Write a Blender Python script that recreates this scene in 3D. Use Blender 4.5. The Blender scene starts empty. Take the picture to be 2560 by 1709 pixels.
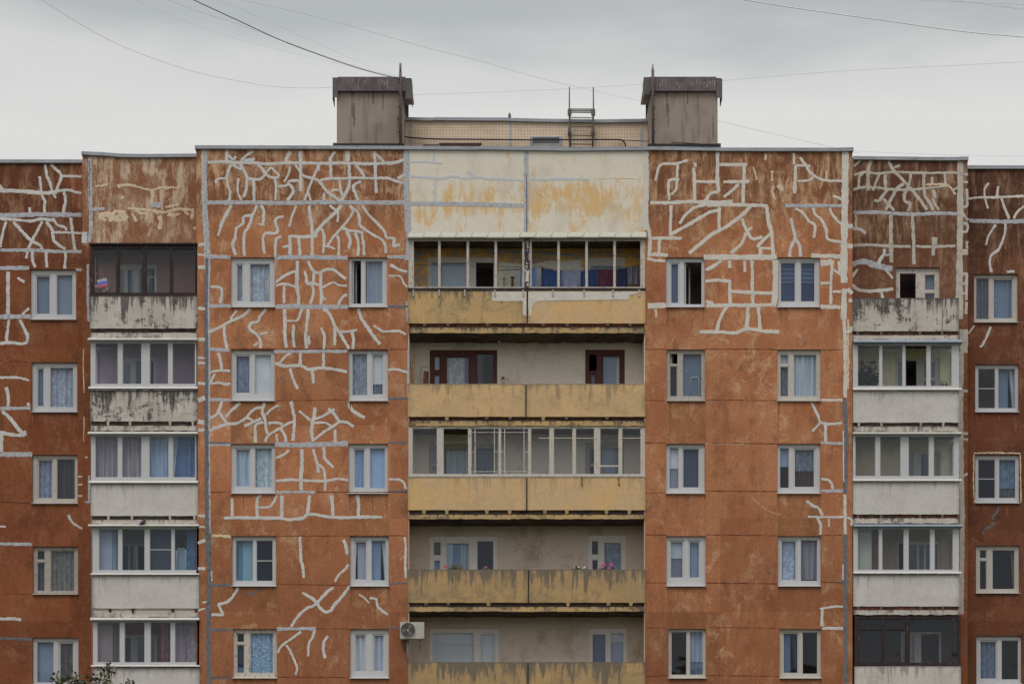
import bpy, math, random
from mathutils import Vector
from math import radians, sin, cos, pi

# ------------------------------------------------------------------ picture geometry
S = 0.012          # metres per photograph pixel on the front wall plane (y = 0)
D = 70.0           # camera to front wall
ZC = 1.7           # eye height
def ZV(v): return 27.3 - (v - 370) * S
def X(u, y=0.0): return (u - 1280) * S * (D + y) / D
def Z(v, y=0.0): return ZC + (ZV(v) - ZC) * (D + y) / D

scene = bpy.context.scene
col = scene.collection

# ------------------------------------------------------------------ camera
cam = bpy.data.cameras.new('camera')
cam.sensor_width = 36.0
cam.lens = 36.0 * D / (2560 * S)
cam.shift_y = (ZV(854.5) - ZC) / (2560 * S)
cam.clip_start = 0.5
cam.clip_end = 12000
camo = bpy.data.objects.new('camera', cam)
camo.location = (0, -D, ZC)
camo.rotation_euler = (radians(90), 0, 0)
col.objects.link(camo)
scene.camera = camo

# ------------------------------------------------------------------ light, sky, exposure
scene.view_settings.view_transform = 'Standard'
scene.view_settings.look = 'None'
scene.view_settings.exposure = 0.0
scene.view_settings.gamma = 1.0

SUN_EL, SUN_AZ = radians(58), radians(200)
w = bpy.data.worlds.new('World')
scene.world = w
w.use_nodes = True
nt = w.node_tree
for n in list(nt.nodes): nt.nodes.remove(n)
out = nt.nodes.new('ShaderNodeOutputWorld')
bg = nt.nodes.new('ShaderNodeBackground'); bg.inputs['Strength'].default_value = 0.1
sky = nt.nodes.new('ShaderNodeTexSky'); sky.sky_type = 'NISHITA'; sky.sun_disc = False
sky.sun_elevation = SUN_EL; sky.sun_rotation = SUN_AZ
tc = nt.nodes.new('ShaderNodeTexCoord')
mp = nt.nodes.new('ShaderNodeMapping'); mp.inputs['Scale'].default_value = (6.0, 6.0, 22.0)
mp.inputs['Location'].default_value = (1.3, 0.4, 5.1)
nt.links.new(tc.outputs['Generated'], mp.inputs['Vector'])
ns = nt.nodes.new('ShaderNodeTexNoise'); ns.inputs['Scale'].default_value = 1.0
ns.inputs['Detail'].default_value = 5; ns.inputs['Roughness'].default_value = 0.5
nt.links.new(mp.outputs['Vector'], ns.inputs['Vector'])
sep = nt.nodes.new('ShaderNodeSeparateXYZ'); nt.links.new(tc.outputs['Generated'], sep.inputs[0])
sub = nt.nodes.new('ShaderNodeMath'); sub.operation = 'MULTIPLY_ADD'
sub.inputs[1].default_value = 0.065; sub.inputs[2].default_value = -0.0325
nt.links.new(ns.outputs['Fac'], sub.inputs[0])
add = nt.nodes.new('ShaderNodeMath'); add.operation = 'ADD'
nt.links.new(sep.outputs['Z'], add.inputs[0]); nt.links.new(sub.outputs[0], add.inputs[1])
rp = nt.nodes.new('ShaderNodeValToRGB')
nt.links.new(add.outputs[0], rp.inputs['Fac'])
rp.color_ramp.interpolation = 'EASE'
els = rp.color_ramp.elements
els[0].position = 0.0; els[0].color = (.50, .53, .57, 1)
els[1].position = 1.0; els[1].color = (1.70, 1.65, 1.57, 1)
for p, c in ((.30, (.71, .705, .69)), (.352, (.745, .74, .72)), (.370, (.68, .68, .67)), (.392, (.475, .50, .505)), (.44, (.44, .465, .475)), (.60, (.86, .85, .82)), (.8, (1.45, 1.41, 1.34))):
    e = els.new(p); e.color = (*c, 1)
mul = nt.nodes.new('ShaderNodeVectorMath'); mul.operation = 'SCALE'; mul.inputs['Scale'].default_value = 10.0
nt.links.new(rp.outputs['Color'], mul.inputs[0])
mx = nt.nodes.new('ShaderNodeMix'); mx.data_type = 'RGBA'; mx.inputs['Factor'].default_value = 0.95
nt.links.new(sky.outputs['Color'], mx.inputs[6]); nt.links.new(mul.outputs['Vector'], mx.inputs[7])
nt.links.new(mx.outputs[2], bg.inputs['Color'])
nt.links.new(bg.outputs[0], out.inputs['Surface'])

sun = bpy.data.lights.new('sun', 'SUN'); sun.energy = 0.8; sun.angle = radians(25); sun.color = (1, .97, .93)
so = bpy.data.objects.new('sun', sun); col.objects.link(so)
sd = Vector((sin(SUN_AZ) * cos(SUN_EL), cos(SUN_AZ) * cos(SUN_EL), sin(SUN_EL)))
so.rotation_euler = sd.to_track_quat('Z', 'Y').to_euler(); so.location = (0, -30, 60)

# ------------------------------------------------------------------ materials
ILL = 0.63    # how much a vertical wall shows of its own colour under this sky
def lin(c):
    c /= 255.0
    return c / 12.92 if c <= .04045 else ((c + .055) / 1.055) ** 2.4
def A(r, g, b, k=None):
    k = ILL if k is None else k
    return tuple(min(.9, max(.004, lin(q) / k)) for q in (r, g, b))

class NT:
    def __init__(s, name, rough=.9, spec=.2):
        s.m = bpy.data.materials.new(name); s.m.use_nodes = True
        s.t = s.m.node_tree
        s.b = s.t.nodes['Principled BSDF']
        s.b.inputs['Roughness'].default_value = rough
        s.b.inputs['Specular IOR Level'].default_value = spec
        s.co = s.t.nodes.new('ShaderNodeTexCoord')
    def l(s, a, b): s.t.links.new(a, b)
    def noise(s, sc=(1, 1, 1), detail=4, rough=.55, loc=(0, 0, 0), src='Object', dist=0):
        m = s.t.nodes.new('ShaderNodeMapping'); m.inputs['Scale'].default_value = sc; m.inputs['Location'].default_value = loc
        s.l(s.co.outputs[src], m.inputs['Vector'])
        n = s.t.nodes.new('ShaderNodeTexNoise'); n.inputs['Scale'].default_value = 1; n.inputs['Detail'].default_value = detail
        n.inputs['Roughness'].default_value = rough; n.inputs['Distortion'].default_value = dist
        s.l(m.outputs[0], n.inputs['Vector'])
        return n.outputs['Fac']
    def ss(s, x, a, b, lo=0., hi=1.):
        n = s.t.nodes.new('ShaderNodeMapRange'); n.interpolation_type = 'SMOOTHSTEP'
        n.inputs['From Min'].default_value = a; n.inputs['From Max'].default_value = b
        n.inputs['To Min'].default_value = lo; n.inputs['To Max'].default_value = hi
        s.l(x, n.inputs['Value']); return n.outputs['Result']
    def lr(s, x, a, b, lo=0., hi=1.):
        n = s.t.nodes.new('ShaderNodeMapRange')
        n.inputs['From Min'].default_value = a; n.inputs['From Max'].default_value = b
        n.inputs['To Min'].default_value = lo; n.inputs['To Max'].default_value = hi
        s.l(x, n.inputs['Value']); return n.outputs['Result']
    def math(s, op, a, b):
        n = s.t.nodes.new('ShaderNodeMath'); n.operation = op
        for i, q in enumerate((a, b)):
            if isinstance(q, (int, float)): n.inputs[i].default_value = q
            else: s.l(q, n.inputs[i])
        return n.outputs[0]
    def mix(s, f, a, b, mode='MIX'):
        n = s.t.nodes.new('ShaderNodeMix'); n.data_type = 'RGBA'; n.blend_type = mode; n.clamp_factor = True
        if isinstance(f, (int, float)): n.inputs[0].default_value = f
        else: s.l(f, n.inputs[0])
        for i, q in ((6, a), (7, b)):
            if isinstance(q, tuple): n.inputs[i].default_value = (*q[:3], 1)
            else: s.l(q, n.inputs[i])
        return n.outputs[2]
    def xyz(s, src='Object'):
        n = s.t.nodes.new('ShaderNodeSeparateXYZ'); s.l(s.co.outputs[src], n.inputs[0]); return n.outputs
    def done(s, colr, bump=None, bs=.3, bd=.02):
        if isinstance(colr, tuple): s.b.inputs['Base Color'].default_value = (*colr[:3], 1)
        else: s.l(colr, s.b.inputs['Base Color'])
        if bump is not None:
            n = s.t.nodes.new('ShaderNodeBump'); n.inputs['Strength'].default_value = bs; n.inputs['Distance'].default_value = bd
            s.l(bump, n.inputs['Height']); s.l(n.outputs[0], s.b.inputs['Normal'])
        return s.m

def panel_tone(t, cx, cz, amt):
    """each prefabricated panel was painted by hand: a slightly different tone per panel"""
    n = t.t.nodes.new('ShaderNodeVectorMath'); n.operation = 'SNAP'
    n.inputs[1].default_value = (cx, 50, cz)
    o = t.t.nodes.new('ShaderNodeVectorMath'); o.operation = 'ADD'; o.inputs[1].default_value = (.35, 25, .55)
    t.l(t.co.outputs['Object'], o.inputs[0]); t.l(o.outputs[0], n.inputs[0])
    wn = t.t.nodes.new('ShaderNodeTexWhiteNoise'); wn.noise_dimensions = '3D'
    t.l(n.outputs[0], wn.inputs['Vector'])
    return t.lr(wn.outputs['Value'], 0, 1, 1 - amt, 1 + amt)

def plaster(name, base, alt, brown, wash, z_top, z_mid, wash_amt=.75, seed=0, brown_all=0., shade_and_bleach=False):
    t = NT(name, .95, .12)
    x = t.xyz()
    big = t.noise((.55, .5, .45), 5, .6, (seed, 0, seed))
    mid = t.noise((1.9, 2, 1.5), 9, .72, (0, seed, 0), dist=.5)
    fine = t.noise((14, 14, 12), 6, .75)
    grit = t.noise((60, 60, 60), 3, .8)
    c = t.mix(t.ss(big, .40, .60), base, alt)
    if shade_and_bleach:      # fall-off of light down the wall painted in, besides paint bleached higher up
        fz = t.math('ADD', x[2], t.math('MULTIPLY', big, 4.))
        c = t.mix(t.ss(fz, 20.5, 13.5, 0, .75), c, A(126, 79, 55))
    zz = t.math('ADD', x[2], t.math('MULTIPLY', t.math('SUBTRACT', t.noise((.7, .5, .5), 4, .6, (seed, 1, 1)), .5), 2.2))
    top = t.ss(zz, z_mid, z_top)
    bm = t.math('ADD', t.math('MULTIPLY', top, t.ss(t.noise((.8, .5, .6), 6, .65, (3, seed, 9)), .30, .50)), brown_all)
    c = t.mix(t.math('MULTIPLY', bm, .95), c, brown)
    # bleached, mottled patches; long vertical runs near the roof
    st = t.noise((4.5, 5, .9), 8, .72, (seed, 4, 0), dist=.6)
    wm = t.math('MULTIPLY', t.ss(st, .45, .59), t.lr(top, 0, 1, .10, wash_amt))
    wm = t.math('MULTIPLY', wm, t.ss(t.noise((.8, .9, .7), 5, .6, (seed, 8, 2)), .40, .55, .12, 1))
    c = t.mix(wm, c, wash)
    blot = t.math('MULTIPLY', t.ss(t.math('ADD', t.math('MULTIPLY', mid, .85), t.math('MULTIPLY', fine, .15)), .49, .62), t.ss(t.math('ADD', t.noise((.6, .6, .55), 4, .6, (seed, 3, 7)), t.math('MULTIPLY', t.ss(x[2], 18., 22.), .09)), .45, .62, .12, .68 if shade_and_bleach else .32))
    c = t.mix(blot, c, wash)
    c = t.mix(t.math('MULTIPLY', t.ss(t.noise((1.5, 1, 1.0), 9, .7, (7, seed, 5)), .50, .64), .55), c, brown)
    pt = t.t.nodes.new('ShaderNodeCombineColor')
    v = panel_tone(t, 3.3, 2.79, .12)
    v = t.math('MULTIPLY', v, t.lr(fine, .3, .7, .80, 1.20))
    v = t.math('MULTIPLY', v, t.lr(grit, .3, .7, .80, 1.20))
    for i in range(3): t.l(v, pt.inputs[i])
    c = t.mix(1.0, c, pt.outputs[0], 'MULTIPLY')
    return t.done(c, t.math('ADD', t.math('MULTIPLY', grit, .5), t.math('MULTIPLY', fine, .8)), .5, .02)

def painted(name, base, alt, mold, mold_top=.5, blotch=.3, rust=0., rough=.9, seed=0, streak=7.):
    """painted concrete panel: UV.y runs 0 (bottom) .. 1 (top) for run-off stains below the upper edge"""
    t = NT(name, rough, .15)
    uv = t.xyz('UV')
    st = t.noise((streak, streak, .7), 6, .7, (seed, 0, 0), dist=.3)
    bl = t.noise((1.6, 1.6, 2.2), 8, .7, (0, seed, 0), dist=.6)
    fi = t.noise((16, 16, 12), 6, .75, (seed, 2, 0))
    gr = t.noise((75, 75, 75), 2, .7)
    c = t.mix(t.ss(t.noise((.8, 1, 1.4), 5, .6, (seed, seed, 0)), .38, .62), base, alt)
    e1 = t.math('MULTIPLY', t.math('SUBTRACT', t.noise((1.6, 1.6, .3), 3, .5, (seed, 5, 0)), .5), 1.3)
    e2 = t.math('ADD', t.math('MULTIPLY', t.math('SUBTRACT', st, .5), 3.4), t.math('MULTIPLY', t.math('SUBTRACT', fi, .5), .5))
    edge = t.math('ADD', t.math('ADD', e1, e2), uv[1])
    m1 = t.math('MULTIPLY', t.ss(edge, 1.0 - mold_top * .75, 1.28 - mold_top * .45), min(1., .35 + mold_top))
    c = t.mix(m1, c, mold)
    m2 = t.math('MULTIPLY', t.math('MULTIPLY', t.ss(t.math('ADD', bl, t.math('MULTIPLY', t.math('SUBTRACT', st, .5), .5)), .50, .60), t.ss(fi, .40, .56, .15, 1)), blotch)
    c = t.mix(m2, c, mold)
    # thin dirt line along the very top and the lower corners
    c = t.mix(t.math('MULTIPLY', t.ss(t.math('ADD', uv[1], t.math('MULTIPLY', fi, .08)), .975, 1.03), .75), c, mold)
    e2 = t.math('ABSOLUTE', t.math('SUBTRACT', uv[0], .5), 0)
    c = t.mix(t.math('MULTIPLY', t.ss(t.math('ADD', e2, t.math('MULTIPLY', bl, .08)), .495, .55), .6), c, mold)
    if rust: c = t.mix(t.math('MULTIPLY', t.ss(t.noise((9, 9, 1.2), 5, .7, (3, 3, seed)), .66, .76), rust), c, A(120, 70, 40))
    pt = t.t.nodes.new('ShaderNodeCombineColor')
    v = t.math('MULTIPLY', t.lr(fi, .3, .7, .9, 1.1), t.lr(gr, .3, .7, .88, 1.12))
    for i in range(3): t.l(v, pt.inputs[i])
    c = t.mix(1.0, c, pt.outputs[0], 'MULTIPLY')
    return t.done(c, gr, .3, .012)

def simple(name, c, var=.12, sc=6., rough=.7, spec=.3, dirt=None, dirt_lo=.55, dirt_hi=.68, dsc=(5, 5, 3), dirt_amt=.8, metal=0., bump=False):
    t = NT(name, rough, spec)
    n = t.noise((sc, sc, sc), 5, .65)
    pt = t.t.nodes.new('ShaderNodeCombineColor'); v = t.lr(n, .3, .7, 1 - var, 1 + var)
    for i in range(3): t.l(v, pt.inputs[i])
    cc = t.mix(1.0, c, pt.outputs[0], 'MULTIPLY')
    if dirt: cc = t.mix(t.math('MULTIPLY', t.ss(t.noise(dsc, 7, .7), dirt_lo, dirt_hi), dirt_amt), cc, dirt)
    t.b.inputs['Metallic'].default_value = metal
    return t.done(cc, n if bump else None, .3, .01)

M = {}
M['orange'] = plaster('orange_plaster', A(157, 106, 76), A(144, 93, 65), A(108, 72, 53), A(176, 144, 114), 25.9, 24.6, .85, shade_and_bleach=True)
M['brown'] = plaster('brown_plaster', A(124, 75, 50), A(114, 67, 45), A(90, 56, 42), A(150, 118, 92), 25.4, 23.4, .45, 11, .10)
M['dark_brown'] = plaster('dark_brown_plaster', A(106, 65, 47), A(98, 60, 43), A(78, 51, 41), A(140, 112, 88), 25.6, 22.6, .60, 23, .18)
M['grimy'] = plaster('grimy_brown_plaster', A(116, 78, 57), A(104, 68, 50), A(88, 60, 48), A(152, 126, 102), 26.0, 22.6, .85, 23, .28)
M['tan'] = plaster('bleached_plaster', A(146, 108, 82), A(134, 96, 70), A(122, 84, 62), A(172, 154, 134), 25.6, 23.0, 1.0, 31, .15)
def cream():
    t = NT('peeling_cream_and_yellow_paint', .92, .15)
    n1 = t.noise((.75, 1, .9), 8, .72, (2, 0, 5), dist=.6)
    n2 = t.noise((4.5, 4, 1.3), 9, .75, (0, 0, 1), dist=.5)
    x = t.xyz()
    k = t.math('ADD', t.math('MULTIPLY', n1, .62), t.math('MULTIPLY', n2, .95))
    k = t.math('SUBTRACT', k, t.ss(x[2], 25.9, 26.9, 0, .09))
    k = t.math('ADD', k, t.ss(x[0], .2, .6, -.015, .01))
    k = t.math('ADD', k, t.math('MULTIPLY', t.ss(x[2], 26.45, 25.75, 0, .065), t.ss(x[2], 25.60, 25.62)))
    k = t.math('ADD', k, t.math('MULTIPLY', t.ss(x[2], 25.15, 25.5, 0, .085), t.ss(x[2], 25.62, 25.60)))
    c = t.mix(t.math('MULTIPLY', t.ss(k, .74, .93), .95), (.86, .79, .67), (.82, .54, .25))
    c = t.mix(t.math('MULTIPLY', t.ss(t.noise((1.2, 1, .7), 6, .6, (9, 1, 1)), .48, .66), .45), c, (.66, .60, .50))
    c = t.mix(t.math('MULTIPLY', t.ss(t.noise((3.4, 3, 2.4), 9, .8, (5, 1, 1)), .63, .70), .6), c, A(130, 98, 62))
    f = t.noise((40, 40, 40), 4, .7)
    pt = t.t.nodes.new('ShaderNodeCombineColor'); v = t.lr(f, .3, .7, .9, 1.1)
    for i in range(3): t.l(v, pt.inputs[i])
    return t.done(t.mix(1.0, c, pt.outputs[0], 'MULTIPLY'), f, .35, .01)
M['cream'] = cream()
M['g'] = simple('pale_grey_sealant', A(176, 174, 171), .13, 3, .85, .2, A(146, 136, 126), .53, .68, (4, 4, 4), .5)
M['G'] = simple('blue_grey_sealant', A(156, 157, 162), .16, 7, .85, .2, A(96, 96, 102), .52, .64, (9, 9, 16), .7)
M['w'] = simple('warm_white_sealant', A(182, 176, 168), .12, 3, .85, .2, A(150, 130, 112), .56, .70, (5, 5, 5), .5)
M['d'] = simple('dark_grey_sealant', A(98, 97, 101), .2, 9, .85, .2, A(66, 62, 64), .50, .62, (12, 12, 5), .6)
M['t'] = simple('bared_render', A(186, 168, 146), .18, 16, .9, .15, A(140, 104, 78), .54, .64, (9, 9, 9), .6)
M['b'] = simple('bluish_sealant', A(172, 173, 176), .08, 9, .85, .2, A(188, 182, 168), .55, .66, (7, 7, 7), .5)
M['j'] = simple('open_panel_joint', A(84, 52, 40), .3, 12, .95, .1, A(132, 80, 50), .48, .56, (3, 3, 9), .9)
M['metal'] = simple('galvanised_coping', A(132, 135, 140), .12, 5, .55, .4, A(104, 104, 106), .5, .62, (1.2, 4, 8), .6, .2)
M['pvc'] = simple('white_window_frame', A(167, 167, 169), .04, 9, .45, .4, A(150, 146, 142), .58, .72, (6, 6, 6), .45)
M['pvc2'] = simple('warm_white_window_frame', A(164, 159, 153), .05, 9, .5, .35, A(138, 132, 126), .55, .7, (6, 6, 6), .5)
M['oldwhite'] = simple('peeling_white_wood', A(168, 161, 153), .12, 14, .8, .2, A(78, 68, 62), .56, .64, (14, 14, 5), .8)
M['pvc_in'] = simple('pale_balcony_frame', A(190, 187, 183), .05, 9, .5, .35, A(158, 152, 146), .55, .7, (6, 6, 6), .5)
M['greyframe'] = simple('weathered_grey_frame', A(152, 146, 140), .12, 12, .8, .2, A(88, 80, 74), .56, .66, (12, 12, 5), .7)
M['maroon'] = simple('dark_red_painted_wood', A(80, 48, 45), .2, 10, .6, .3, A(110, 84, 72), .64, .7, (16, 16, 7), .7)
M['blackwood'] = simple('blackened_wood', A(48, 40, 40), .25, 10, .8, .2, A(112, 94, 84), .57, .66, (16, 16, 4), .8)
M['peelpost'] = simple('black_post_with_white_peeling', A(52, 48, 48), .25, 10, .8, .2, A(168, 164, 160), .52, .56, (13, 13, 8), .95)
M['capwhite'] = simple('white_metal_cap', A(173, 171, 167), .06, 5, .5, .4, A(140, 136, 130), .55, .7, (2, 4, 9), .6)
M['capblue'] = simple('blue_grey_metal_cap', A(118, 128, 138), .10, 5, .5, .4, A(95, 100, 106), .55, .7, (2, 4, 9), .6)
M['whitepar'] = painted('white_parapet_paint', A(178, 172, 166), A(170, 163, 156), A(104, 100, 98), .26, .28, .0, seed=1)
M['whiteclean'] = painted('clean_white_parapet_paint', A(178, 174, 170), A(172, 166, 162), A(120, 116, 114), .06, .16, .3, seed=5)
M['whitemold'] = painted('mouldy_white_parapet_paint', A(172, 166, 160), A(160, 153, 146), A(68, 62, 60), .50, 1.0, .0, seed=9, streak=7)
M['yellow'] = painted('yellow_parapet_paint', A(182, 152, 112), A(172, 146, 110), A(118, 103, 85), .24, .42, .25, seed=3, streak=5)
M['yellowclean'] = painted('bright_yellow_parapet_paint', A(184, 152, 108), A(176, 150, 118), A(134, 116, 92), .12, .26, .15, seed=6)
M['yellowstreak'] = painted('mould_streaked_yellow_paint', A(160, 132, 94), A(148, 124, 92), A(100, 92, 80), .62, .55, .0, seed=12, streak=5.5)
M['yellowtop'] = painted('grimy_yellow_paint', A(172, 142, 100), A(160, 136, 100), A(98, 88, 76), .42, .5, .0, seed=17, streak=4)
M['slabwhite'] = painted('whitewashed_slab_edge', A(172, 165, 157), A(160, 152, 144), A(72, 66, 64), .22, .75, .4, seed=21, streak=10)
M['slabyellow'] = painted('yellow_slab_edge', A(168, 140, 96), A(150, 130, 98), A(70, 62, 58), .40, .8, .5, seed=24, streak=9)
M['v'] = simple('worn_warm_sealant', A(164, 157, 148), .14, 4, .85, .2, A(132, 112, 95), .52, .66, (5, 5, 5), .6)
M['shaftstain'] = simple('soot_streak', A(96, 88, 86), .2, 6, .95, .1, A(122, 111, 103), .46, .60, (6, 6, 3), .9)
M['stain'] = simple('sill_run_off', A(118, 78, 56), .25, 12, .95, .1, A(140, 96, 68), .5, .6, (9, 9, 3), .8)
M['acwhite'] = simple('dirty_off_white_casing', A(156, 155, 147), .06, 5, .5, .4, A(120, 116, 106), .54, .68, (5, 5, 7), .6)
M['canopy'] = simple('greenish_white_tin', A(158, 158, 147), .1, 5, .6, .3, A(132, 130, 116), .52, .66, (5, 5, 5), .6)
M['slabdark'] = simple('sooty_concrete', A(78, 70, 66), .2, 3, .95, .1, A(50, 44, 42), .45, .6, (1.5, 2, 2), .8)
M['soffit'] = simple('grimy_soffit', A(122, 112, 104), .15, 3, .95, .1, A(74, 64, 60), .42, .6, (1.2, 2.5, 2), .8)
M['gap'] = simple('dark_joint_filling', A(70, 56, 52), .3, 6, .95, .1, A(112, 72, 58), .50, .56, (7, 3, 3), .7)
M['brick'] = simple('brick_red_joint_filling', A(112, 74, 62), .3, 9, .95, .1, A(70, 56, 52), .46, .56, (9, 3, 3), .8)
M['lining'] = simple('white_loggia_render', (.88, .80, .71), .07, 10, .95, .1, A(150, 132, 114), .5, .7, (1, 1, 1), .5, bump=True)
M['lining_beige'] = simple('beige_loggia_render', A(178, 164, 150), .08, 10, .95, .1, A(128, 106, 90), .48, .68, (1, 1, .8), .6, bump=True)
M['lining_orange'] = simple('old_orange_loggia_paint', A(176, 134, 82, .42), .12, 5, .95, .1, A(138, 120, 108, .42), .50, .53, (1.1, 1.1, 1.6), .9, bump=True)
M['tile'] = None
M['rust'] = simple('rusty_steel', A(92, 84, 82), .25, 12, .8, .3, A(110, 80, 64), .5, .62, (7, 7, 3), .6)
M['greensteel'] = simple('dark_green_steel', A(88, 92, 88), .2, 12, .7, .3)
M['black'] = simple('black_rubber', A(44, 42, 46), .2, 9, .7, .3)
M['wire'] = simple('grey_wire', A(182, 185, 187), .1, 3, .7, .3)
M['palewire'] = simple('pale_wire', A(196, 198, 198), .1, 3, .7, .3)
M['crack'] = simple('sooty_hairline', A(124, 108, 95), .3, 9, .95, .1)
M['p'] = simple('pale_loggia_render', A(172, 164, 154, .42), .12, 8, .95, .1, A(140, 128, 118, .42), .55, .66, (4, 4, 4), .6)
M['orange_faded'] = plaster('faded_orange_plaster', A(146, 100, 70), A(136, 92, 64), A(108, 74, 54), A(170, 138, 108), 25.9, 24.6, .85, 3, shade_and_bleach=True)
M['darkwire'] = simple('dark_green_cable', A(46, 58, 54), .1, 3, .7, .3)
M['hood'] = simple('rusted_tin_hood', A(90, 83, 84), .14, 6, .75, .3, A(66, 58, 62), .5, .62, (3, 3, 2), .6)
M['hoodscratch'] = simple('flaked_pale_patch', A(170, 152, 140), .1, 9, .9, .1)
M['room'] = simple('dim_room_wall', (.42, .38, .38), .1, 2, .95, .1)
M['asphalt'] = simple('grass_and_asphalt', (.055, .065, .04), .2, 2, .95, .1)
M['roofing'] = simple('roofing_felt', (.06, .06, .065), .2, 2, .95, .1)
def tiles():
    t = NT('small_square_facade_tiles', .6, .3)
    m = t.t.nodes.new('ShaderNodeMapping'); m.inputs['Rotation'].default_value = (radians(90), 0, 0)
    t.l(t.co.outputs['Object'], m.inputs['Vector'])
    b = t.t.nodes.new('ShaderNodeTexBrick'); b.offset = 0.; b.squash = 1
    b.inputs['Scale'].default_value = 1.; b.inputs['Brick Width'].default_value = .098; b.inputs['Row Height'].default_value = .098
    b.inputs['Mortar Size'].default_value = .009; b.inputs['Mortar Smooth'].default_value = .1
    b.inputs['Color1'].default_value = (*A(194, 176, 154), 1); b.inputs['Color2'].default_value = (*A(188, 170, 148), 1)
    b.inputs['Mortar'].default_value = (*A(168, 149, 131), 1)
    t.l(m.outputs[0], b.inputs['Vector'])
    c = t.mix(t.math('MULTIPLY', t.ss(t.noise((1, 1, 1.6), 6, .6), .48, .7), .35), b.outputs['Color'], A(150, 124, 98))
    return t.done(c)
M['tile'] = tiles()
def shaft():
    t = NT('weathered_shaft_render', .95, .1)
    st = t.noise((3.0, 3, .35), 7, .65, (2, 0, 0), dist=.3); f = t.noise((30, 30, 30), 5, .7)
    c = t.mix(t.ss(t.noise((1, 1, 1), 5, .6), .4, .62), A(134, 123, 115), A(122, 111, 103))
    c = t.mix(t.math('MULTIPLY', t.ss(st, .50, .66), .6), c, A(92, 76, 72))
    pt = t.t.nodes.new('ShaderNodeCombineColor'); v = t.lr(f, .3, .7, .86, 1.14)
    for i in range(3): t.l(v, pt.inputs[i])
    return t.done(t.mix(1., c, pt.outputs[0], 'MULTIPLY'), f, .3, .01)
M['shaft'] = shaft()

def glass():
    m = bpy.data.materials.new('window_glass'); m.use_nodes = True; t = m.node_tree
    for n in list(t.nodes): t.nodes.remove(n)
    o = t.nodes.new('ShaderNodeOutputMaterial'); mixn = t.nodes.new('ShaderNodeMixShader')
    tr = t.nodes.new('ShaderNodeBsdfTransparent'); tr.inputs['Color'].default_value = (.90, .93, .95, 1)
    gl = t.nodes.new('ShaderNodeBsdfGlossy'); gl.inputs['Roughness'].default_value = .03
    gl.inputs['Color'].default_value = (.86, .93, 1, 1)
    fr = t.nodes.new('ShaderNodeLayerWeight'); fr.inputs['Blend'].default_value = .5      # Schlick reflection, the same from both faces
    pw = t.nodes.new('ShaderNodeMath'); pw.operation = 'POWER'; pw.inputs[1].default_value = 5.0; t.links.new(fr.outputs['Facing'], pw.inputs[0])
    mr = t.nodes.new('ShaderNodeMapRange'); mr.inputs['From Max'].default_value = 1.; mr.inputs['To Min'].default_value = .045; mr.inputs['To Max'].default_value = 1.
    tc = t.nodes.new('ShaderNodeTexCoord'); nz = t.nodes.new('ShaderNodeTexNoise'); nz.inputs['Scale'].default_value = 1.3
    bp = t.nodes.new('ShaderNodeBump'); bp.inputs['Strength'].default_value = .06; bp.inputs['Distance'].default_value = .1
    t.links.new(tc.outputs['Object'], nz.inputs['Vector']); t.links.new(nz.outputs['Fac'], bp.inputs['Height']); t.links.new(bp.outputs[0], gl.inputs['Normal'])
    t.links.new(pw.outputs[0], mr.inputs['Value']); t.links.new(mr.outputs[0], mixn.inputs[0])
    t.links.new(tr.outputs[0], mixn.inputs[1]); t.links.new(gl.outputs[0], mixn.inputs[2]); t.links.new(mixn.outputs[0], o.inputs[0])
    return m
M['glass'] = glass()

_cm = {}
def cloth(rgb, pattern=''):
    """curtain fabric; rgb is the colour it should look behind glass"""
    key = (rgb, pattern)
    if key in _cm: return _cm[key]
    k = .33
    g_ = sum(rgb) / 3; rgb = tuple(g_ + (q - g_) * .46 for q in rgb)
    a = tuple(min(.88, max(.01, (lin(q) - .026) / k)) for q in rgb); a = (a[0] * .95, a[1] * .97, min(.9, a[2] * 1.08))
    names = {'lace': 'patterned_lace_fabric', 'dots': 'dotted_lace_fabric', 'fold': 'curtain_fabric', 'blind': 'striped_roller_fabric', '': 'plain_fabric', 'net': 'insect_net', 'geo': 'swirled_lace_fabric'}
    t = NT(names[pattern], .9, .1)
    lo = tuple(q * .62 for q in a)
    if pattern == 'lace': c = t.mix(t.ss(t.noise((9, 9, 6), 6, .7, dist=.6), .42, .62), lo, a)
    elif pattern == 'geo':
        c = t.mix(t.ss(t.noise((9, 9, 9), 1, .4, dist=3.5), .46, .54), lo, tuple(min(.9, q * 1.4) for q in a))
    elif pattern == 'dots':
        v = t.t.nodes.new('ShaderNodeTexVoronoi'); v.inputs['Scale'].default_value = 13; v.inputs['Randomness'].default_value = .25
        t.l(t.co.outputs['Object'], v.inputs['Vector'])
        c = t.mix(t.ss(v.outputs['Distance'], .28, .16), tuple(q * .8 for q in a), tuple(min(.9, q * 2.2) for q in a))
    elif pattern == 'blind':
        w_ = t.math('SINE', t.math('MULTIPLY', t.xyz()[2], 48.), 0)
        c = t.mix(t.ss(w_, -.2, .8), tuple(q * .75 for q in a), tuple(min(.9, q * 1.5) for q in a))
    elif pattern == 'fold': c = t.mix(t.ss(t.noise((16, 16, .5), 3, .6), .35, .68), lo, a)
    else: c = t.mix(t.ss(t.noise((2, 2, 2), 4, .6), .3, .7), tuple(q * .85 for q in a), a)
    _cm[key] = t.done(c); return _cm[key]

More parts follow.
